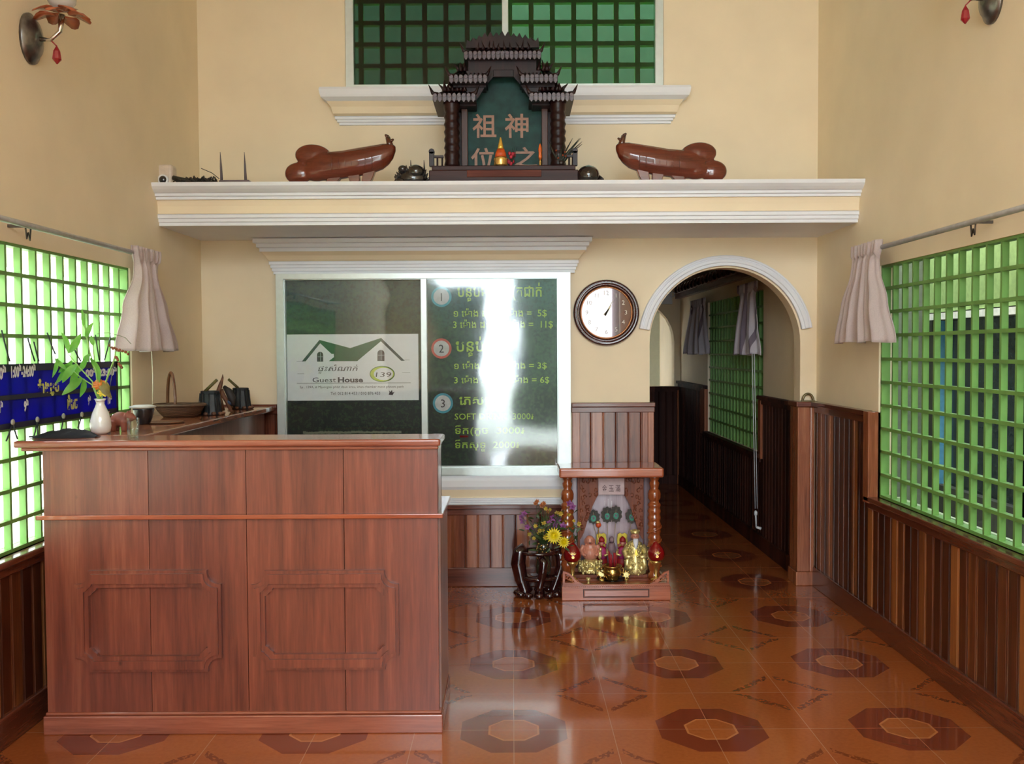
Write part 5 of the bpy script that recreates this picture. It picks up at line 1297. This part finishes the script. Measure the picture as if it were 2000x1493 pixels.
MB().ell((x, y-.008, z+.238), (.024, .023, .028), 14, 10).ell((x, y-.032, z+.236), (.005, .006, .007), 8, 6).ell((x-.023, y-.004, z+.235), (.005, .006, .012), 8, 6).ell((x+.023, y-.004, z+.235), (.005, .006, .012), 8, 6).build('face', pinkc, o)
mb = MB()
for e in (-1, 1): mb.ell((x+e*.009, y-.030, z+.243), (.004, .002, .002), 6, 4)
mb.build('eyes', plain('dark_eye_paint', (50, 28, 24), .5), o)
MB().loft([[Vector((x + w_*math.cos(2*PI*k/12), y - .034 - d_ + .008*math.sin(2*PI*k/12), z+h)) for k in range(12)] for w_, d_, h in ((.014, 0, .228), (.017, .002, .212), (.015, .006, .195), (.009, .010, .175), (.001, .012, .160))]).build('beard', plain('white_beard', (226, 228, 236), .5), o)
MB().lathe([(.025, .256), (.027, .262), (.026, .270), (.022, .278), (.010, .282)], (x, y-.006, z), 16).ell((x+.022, y-.006, z+.272), (.010, .008, .008), 8, 6).ell((x-.022, y-.006, z+.272), (.010, .008, .008), 8, 6).build('hat', gold2, o)
MB().prism([(x-.010, z+.135), (x, z+.168), (x+.010, z+.135), (x, z+.122)], XZ(y-.052), 0, .008).build('ingot', plain('yellow_gold', (250, 210, 90), .25, metal=.7), o)
# pair of guardian figures behind
magenta = plain('magenta_robe', (176, 50, 108), .5); redc = plain('crimson_robe', (150, 24, 30), .5); yel = plain('yellow_headdress', (206, 184, 56), .4, metal=.2)
def guardian(px, label, mirror):
    b = at(px, 1100, Y=5.955); x, y, z = b.x, 5.955, .150; e = mirror
    o = thing('guardian_figurine', (x, y, z), label, 'figurine', 'pair of painted guardian figurines at the back of the floor shrine')
    MB().loft([[Vector((x + rx*math.cos(2*PI*k/18), y + ry*math.sin(2*PI*k/18), z+h)) for k in range(18)] for rx, ry, h in ((.040, .028, 0), (.038, .026, .03), (.030, .022, .07), (.034, .022, .10), (.026, .018, .125), (.010, .010, .135))]).build('robe', redc, o)
    MB().loft([[Vector((x + rx*math.cos(2*PI*k/18), y - .012 + ry*math.sin(2*PI*k/18), z+h)) for k in range(18)] for rx, ry, h in ((.026, .018, .055), (.030, .019, .085), (.026, .016, .115), (.012, .010, .128))]).build('magenta_sash', magenta, o)
    MB().ell((x, y-.004, z+.150), (.015, .015, .018), 12, 9).build('face', pinkc, o)
    mb = MB().prism([(x-.030, z+.125), (x+.030, z+.125), (x+.034, z+.165), (x+.030, z+.205), (x+.016, z+.214), (x, z+.208), (x-.016, z+.214), (x-.030, z+.205), (x-.034, z+.165)], XZ(y+.020), 0, .007)
    mb.build('headdress_board', yel, o, bevel=.002)
    MB().lathe([(.017, .160), (.020, .168), (.018, .182), (.008, .192), (.002, .196)], (x, y-.003, z), 12).build('crown', redc, o)
    mb = MB()
    for q in range(9): a = -PI/2 + (q-4)*.62; mb.ell((x + .027*math.cos(a), y-.014, z+.136 + .024*math.sin(a)), .0055, 6, 5)
    mb.build('bead_collar', magenta, o)
    mb = MB()
    for q in (-1, 1): mb.tube([(x+q*.028, y-.004, z+.110), (x+q*.040, y-.020, z+.080), (x+q*.012, y-.034, z+.078)], [.011, .010, .007], 8)
    mb.build('sleeves', gold2, o)
    MB().tube([(x+e*.010, y-.036, z+.06), (x+e*.012, y-.036, z+.11)], .005, 6).build('tablet', G, o)
guardian(1175, 'painted guardian figurine with yellow headdress behind the pink laughing deity', -1)
guardian(1216, 'painted guardian figurine with yellow headdress next to the white-bearded old man', 1)
b = at(1169, 1026, Y=5.96)
o = thing('orange_ornament', (b.x, 5.96, .15), 'small orange ball ornament with a gold tip above the guardian figurines', 'ornament')
MB().tube([(b.x, 5.96, .151), (b.x, 5.96, b.z)], .003, 6).build('rod', G, o); MB().ell((b.x, 5.96, b.z), (.018, .014, .018), 12, 9).build('ball', plain('orange_paint', (214, 84, 40), .35), o)
MB().ell((b.x-.004, 5.955, b.z+.020), (.016, .010, .010), 10, 7).build('gold_tip', gold2, o)
c = at(1194, 1048, Y=5.985)
o = thing('seated_figurine', (c.x, 5.97, .15), 'dull grey-mauve figurine at the very back of the floor shrine', 'figurine')
mb = MB().loft([[Vector((c.x + rx*math.cos(2*PI*k/14), 5.97 + .018*math.sin(2*PI*k/14), .15+h)) for k in range(14)] for rx, h in ((.034, 0), (.030, .06), (.026, .12), (.020, .15))]).ell((c.x, 5.965, .15+.172), (.017, .015, .021), 10, 8)
mb.build('body', plain('grey_mauve_figure', (134, 108, 116), .5, var=.2), o)
# peacock feathers
feath = plain('feather_barbs', (62, 58, 50), .6, var=.3, scale=80); eye1 = plain('peacock_green', (20, 96, 72), .25, metal=.4); eye2 = plain('peacock_blue_black', (10, 24, 44), .2)
for i, (px, py, w_, h_) in enumerate(((1159, 1010, .046, .070), (1186, 1006, .044, .080), (1203, 1005, .044, .084), (1234, 1008, .044, .075))):
    c = at(px, py+3, Y=5.965 - .004*i)
    o = thing('peacock_feather', (c.x, c.y, .15), ('leftmost peacock feather by the carved spandrel, its green eye showing', 'peacock feather right above the orange ball ornament', 'peacock feather over the grey-mauve figurine, second from the right', 'rightmost peacock feather leaning behind the bearded old man')[i], 'feather', 'peacock feathers fanned in the floor shrine')
    mb = MB(); pts = []
    for k in range(20):
        a = 2*PI*k/20; rr = 1 + (.14 if k % 2 else -.06); pts.append((c.x + w_*math.cos(a)*rr*.85, c.z + .010 + h_*.62*math.sin(a)*rr))
    mb.prism(pts, XZ(c.y), 0, .002); mb.build('barbs', feath, o)
    MB().tube([Vector((bx_ + (c.x-bx_)*.4, c.y, .151)), Vector((c.x, c.y, c.z-.03)), Vector((c.x, c.y-.002, c.z+.04))], .0018, 5).build('quill', plain('pale_quill', (170, 150, 120), .5), o)
    e = MB().prism(circ(c.x, c.z, .017, 20, ry=.021), XZ(c.y-.002), 0, .001).build('green_eye', eye1, o)
    MB().prism(circ(c.x, c.z+.002, .008, 16, ry=.010), XZ(c.y-.003), 0, .001).build('dark_spot', eye2, e)
# small gilt pieces
b = place(1153, 1152, .10); x, y = b.x, max(b.y, AY+.03)
o = thing('gold_cup', (x, y, .10), 'tiny gold cup near the front edge of the floor shrine', 'cup')
MB().lathe([(.010, 0), (.012, .003), (.006, .010), (.012, .018), (.015, .036), (.013, .036), (.004, .016)], (x, y, .10), 16).build('cup', gold2, o)
def gilt(px, label, sc, seed):
    b = place(px, 1134, .10); x, y = b.x, b.y; rg = random.Random(seed)
    o = thing('gilt_coin_ornament', (x, y, .10), label, 'ornament', 'gilt coin ornaments beside the brass pot')
    mb = MB().loft([[Vector((x + r_*math.cos(2*PI*k/16), y + .006*q, .10 + .045*sc + r_*math.sin(2*PI*k/16))) for k in range(16)] for r_, q in ((.020*sc, -1), (.024*sc, 0), (.020*sc, 1))])
    mb.build('coin', gold2, o)
    mb = MB()
    for k in range(7): a = 2*PI*k/7; mb.ell((x + .026*sc*math.cos(a), y, .10 + .045*sc + .028*sc*math.sin(a)), .007, 7, 5)
    mb.lathe([(.020*sc, 0), (.022*sc, .005), (.012*sc, .014)], (x, y, .10), 12); mb.build('cloud_rim', G, o)
gilt(1175, 'gilt coin ornament between the laughing deity and the brass pot', 1.0, 1); gilt(1223, 'gilt coin ornament between the brass pot and the bearded old man', .8, 2)
# small glass cups at both sides (bluish)
for px, lb in ((1107, 'bluish glass cup beside the left egg lamp'), (1268, 'bluish glass cup beside the right egg lamp')):
    b = place(px, 1123, .10); o = thing('glass_cup', (b.x, b.y+.02, .10), lb, 'cup', 'bluish glass cups in the floor shrine')
    MB().lathe([(.016, 0), (.018, .002), (.021, .045), (.019, .045), (.015, .004)], (b.x, b.y+.04, .10), 16).build('cup', glass('bluish_cup_glass', (.70, .82, .88, 1), 1.6, .03), o)

# ================================================================== plant stand, vase and bouquet
VY = 5.80; vq = lambda px, py, dy=0: at(px, py, Y=VY+dy)
gloss = plain('dark_red_lacquer', (46, 14, 14), .1, coat=1, coat_rough=.04, var=.15)
cxs = vq(1052, 1100).x
o = thing('plant_stand', (cxs, VY, 0), 'dark glossy three-legged wooden stand left of the floor shrine', 'stand')
def leg(pts, rr): return MB().tube(pts, rr, 12).build('leg', gloss, o)
leg([vq(1026, 1070), vq(1015, 1078), vq(1012, 1100), vq(1018, 1130), vq(1027, 1155), Vector((vq(1024, 1170).x, VY, .012))], [.034, .045, .048, .042, .034, .044])
leg([vq(1086, 1075, .06), vq(1094, 1085, .06), vq(1096, 1105, .06), vq(1088, 1130, .05), vq(1080, 1150, .04), Vector((vq(1084, 1170).x, VY+.04, .012))], [.026, .032, .034, .030, .024, .034])
leg([vq(1056, 1088, -.06), vq(1062, 1100, -.08), vq(1060, 1120, -.07), vq(1054, 1145, -.05), Vector((vq(1054, 1172).x, VY-.05, .012))], [.020, .028, .028, .026, .036])
MB().lathe([(.05, .0), (.10, .004), (.115, .02), (.10, .032), (.04, .036)], (cxs, VY+.01, .10), 28, sy=.8).build('lower_shelf', gloss, o)
mb = MB()
for k in range(12): a = 2*PI*k/12; mb.ell((cxs + .13*math.cos(a), VY+.01 + .09*math.sin(a), .022), (.030, .026, .022), 8, 6)
mb.build('root_feet', gloss, o)
MB().tube([(cxs + .115*math.cos(2*PI*k/28), VY+.01 + .09*math.sin(2*PI*k/28), .28) for k in range(29)], .011, 8).build('top_ring', gloss, o)
vv = thing('bouquet_vase', (cxs+.03, VY+.01, .136), 'dark glass vase with gold and red flecks inside the plant stand', 'vase')
MB().lathe([(.03, 0), (.045, .01), (.050, .06), (.040, .12), (.036, .17), (.044, .20), (.042, .20), (.034, .17)], (cxs+.03, VY+.01, .136), 24).build('vase', plain('dark_olive_glaze', (52, 50, 34), .15, coat=1, var=.3, scale=40), vv)
mb = MB(); rg = random.Random(8)
for k in range(26): a = rg.uniform(-PI, 0); h = rg.uniform(.1, .2); mb.ell((cxs+.03 + .042*math.cos(a), VY+.01 + .042*math.sin(a), .136+h), .005, 6, 4)
mb.build('gold_flecks', G, vv)
fb = MB(); fl = thing('flower_bouquet', (cxs+.03, VY+.01, .33), 'mixed bouquet with purple orchids and one big yellow chrysanthemum left of the floor shrine', 'flowers')
root = Vector((cxs+.03, VY+.01, .32)); rg = random.Random(12)
heads_y = [(1046,1028),(1052,1042),(1043,1052),(1062,1022),(1088,1003),(1095,1004),(1060,1036),(1034,1044),(1111,1005),(1121,1018),(1131,1024),(1106,1018),(1072,1046),(1054,1037),(1066,994),(1074,996),(1108,1030)]
heads_p = [(1018,1010),(1024,1004),(1021,1018),(1030,1030),(1038,1036),(1080,1012),(1088,1018),(1073,1022),(1092,1008),(1066,1024),(1112,984),(1118,990),(1108,992),(1100,1028),(1084,1026)]
heads_o = [(1046,984),(1049,980),(1062,984),(1058,988),(1070,1000)]
mb = MB()
for h in heads_y + heads_p + heads_o: q = vq(*h, rg.uniform(-.04, .04)); mb.tube([root + Vector((rg.uniform(-.02, .02), 0, 0)), (root+q)/2 + Vector((rg.uniform(-.02, .02), 0, rg.uniform(0, .03))), q], [.0026, .002, .0014], 5)
mb.build('stems', plain('bouquet_stem', (70, 92, 46), .5), fl)
mb = MB()
for k in range(64):
    q = vq(rg.uniform(1022, 1128), rg.uniform(998, 1080), rg.uniform(-.07, .05)); d = Vector((rg.uniform(-1, 1), rg.uniform(-.6, .3), rg.uniform(-.2, 1))).normalized()*rg.uniform(.03, .07); leaf(mb, q, q+d, rg.uniform(.005, .010), .1, nrm=Vector((rg.uniform(-1, 1), -1, rg.uniform(-.4, .6))), n=4)
mb.build('leaves', plain('bouquet_leaf', (66, 84, 44), .5, var=.3), fl)
def bloom(px, py, dy, r_, mat, nm, layers, pet, wid):
    c = vq(px, py, dy); mb = MB(); q0 = Vector((rg.uniform(-.2, .2), -1, rg.uniform(0, .5))).normalized(); u = q0.orthogonal().normalized(); v = q0.cross(u)
    for L in range(layers):
        rr = r_*(1 - L/(layers+.4))
        for k in range(pet): a = 2*PI*(k + .5*L)/pet; d = (u*math.cos(a) + v*math.sin(a)); leaf(mb, c + q0*.002*L, c + d*rr + q0*(.004 + .012*L), wid*rr, .12, nrm=q0, n=4)
    mb.ell(c + q0*.008, r_*.22, 7, 5); mb.build(nm, mat, fl)
yb = plain('vivid_yellow_petal', (246, 220, 20), .5, var=.08); yb2 = plain('ochre_yellow_bud', (190, 160, 44), .5, var=.2); pu = plain('purple_orchid_petal', (136, 62, 128), .5, var=.2); ob = plain('rust_orange_bloom', (170, 96, 44), .5, var=.2)
bloom(1082, 1047, -.10, .052, yb, 'yellow_chrysanthemum', 4, 18, .13); bloom(1101, 1060, -.09, .038, yb, 'yellow_chrysanthemum', 4, 15, .13); bloom(1066, 1050, -.06, .020, yb2, 'yellow_bloom', 2, 8, .3)
for h in heads_y: bloom(*h, rg.uniform(-.07, .03), rg.uniform(.011, .017), yb2, 'yellow_bloom', 1, 6, .4)
for h in heads_p: bloom(*h, rg.uniform(-.07, .03), rg.uniform(.018, .028), pu, 'purple_orchid', 1, 5, .38)
for h in heads_o: bloom(*h, rg.uniform(-.04, .04), rg.uniform(.014, .018), ob, 'orange_bloom', 1, 6, .4)

# brass ring on the wooden post
b = at(1578, 792, Y=6.03)
o = thing('brass_ring', (b.x, 6.03, 1.20), 'curved greenish brass hook standing on the cap of the right-hand arch post', 'hook')
MB().tube([(b.x + .034*math.cos(a), 6.03, 1.206 + .044*math.sin(a)) for a in [(-.1 + (PI+.2)*k/16) for k in range(17)]], [.008]*17, 8).build('hoop', plain('aged_greenish_brass', (122, 108, 76), .35, metal=.6, var=.2), o)
MB().box(b.x-.045, b.x+.045, 6.02, 6.04, 1.200, 1.208).build('foot', plain('aged_brass_foot', (122, 108, 76), .35, metal=.6), o)
# ------------------------------------------------------------------ daylight
w = bpy.data.worlds.new('daylight'); sc.world = w; w.use_nodes = True
bg = w.node_tree.nodes['Background']; bg.inputs[0].default_value = (.82, .93, 1.0, 1); bg.inputs[1].default_value = 9.0
def portal(x, y, z, sx, sy, rot):
    l = bpy.data.lights.new('daylight_opening', 'AREA'); l.shape = 'RECTANGLE'; l.size = sx; l.size_y = sy; l.cycles.is_portal = True
    o = bpy.data.objects.new('daylight_opening', l); COL.objects.link(o); o.location = (x, y, z); o.rotation_euler = rot
portal((DR[0]+DR[1])/2, YF-.1, DR[3]/2, DR[1]-DR[0], DR[3], (PI/2, 0, 0))
portal(XL-.09, (WY0+WYL)/2, (WZ0+WZ1)/2, WYL-WY0, WZ1-WZ0, (PI/2, 0, -PI/2))
vs = sc.view_settings; vs.view_transform = 'Standard'; vs.look = 'None'; vs.gamma = 1; vs.use_curve_mapping = False; vs.exposure = 0.85
sc.cycles.use_denoising = True
sc.cycles.max_bounces = 8; sc.cycles.diffuse_bounces = 5; sc.cycles.glossy_bounces = 4; sc.cycles.transparent_max_bounces = 8
sc.cycles.sample_clamp_indirect = 6
sc.cycles.caustics_reflective = False; sc.cycles.caustics_refractive = False
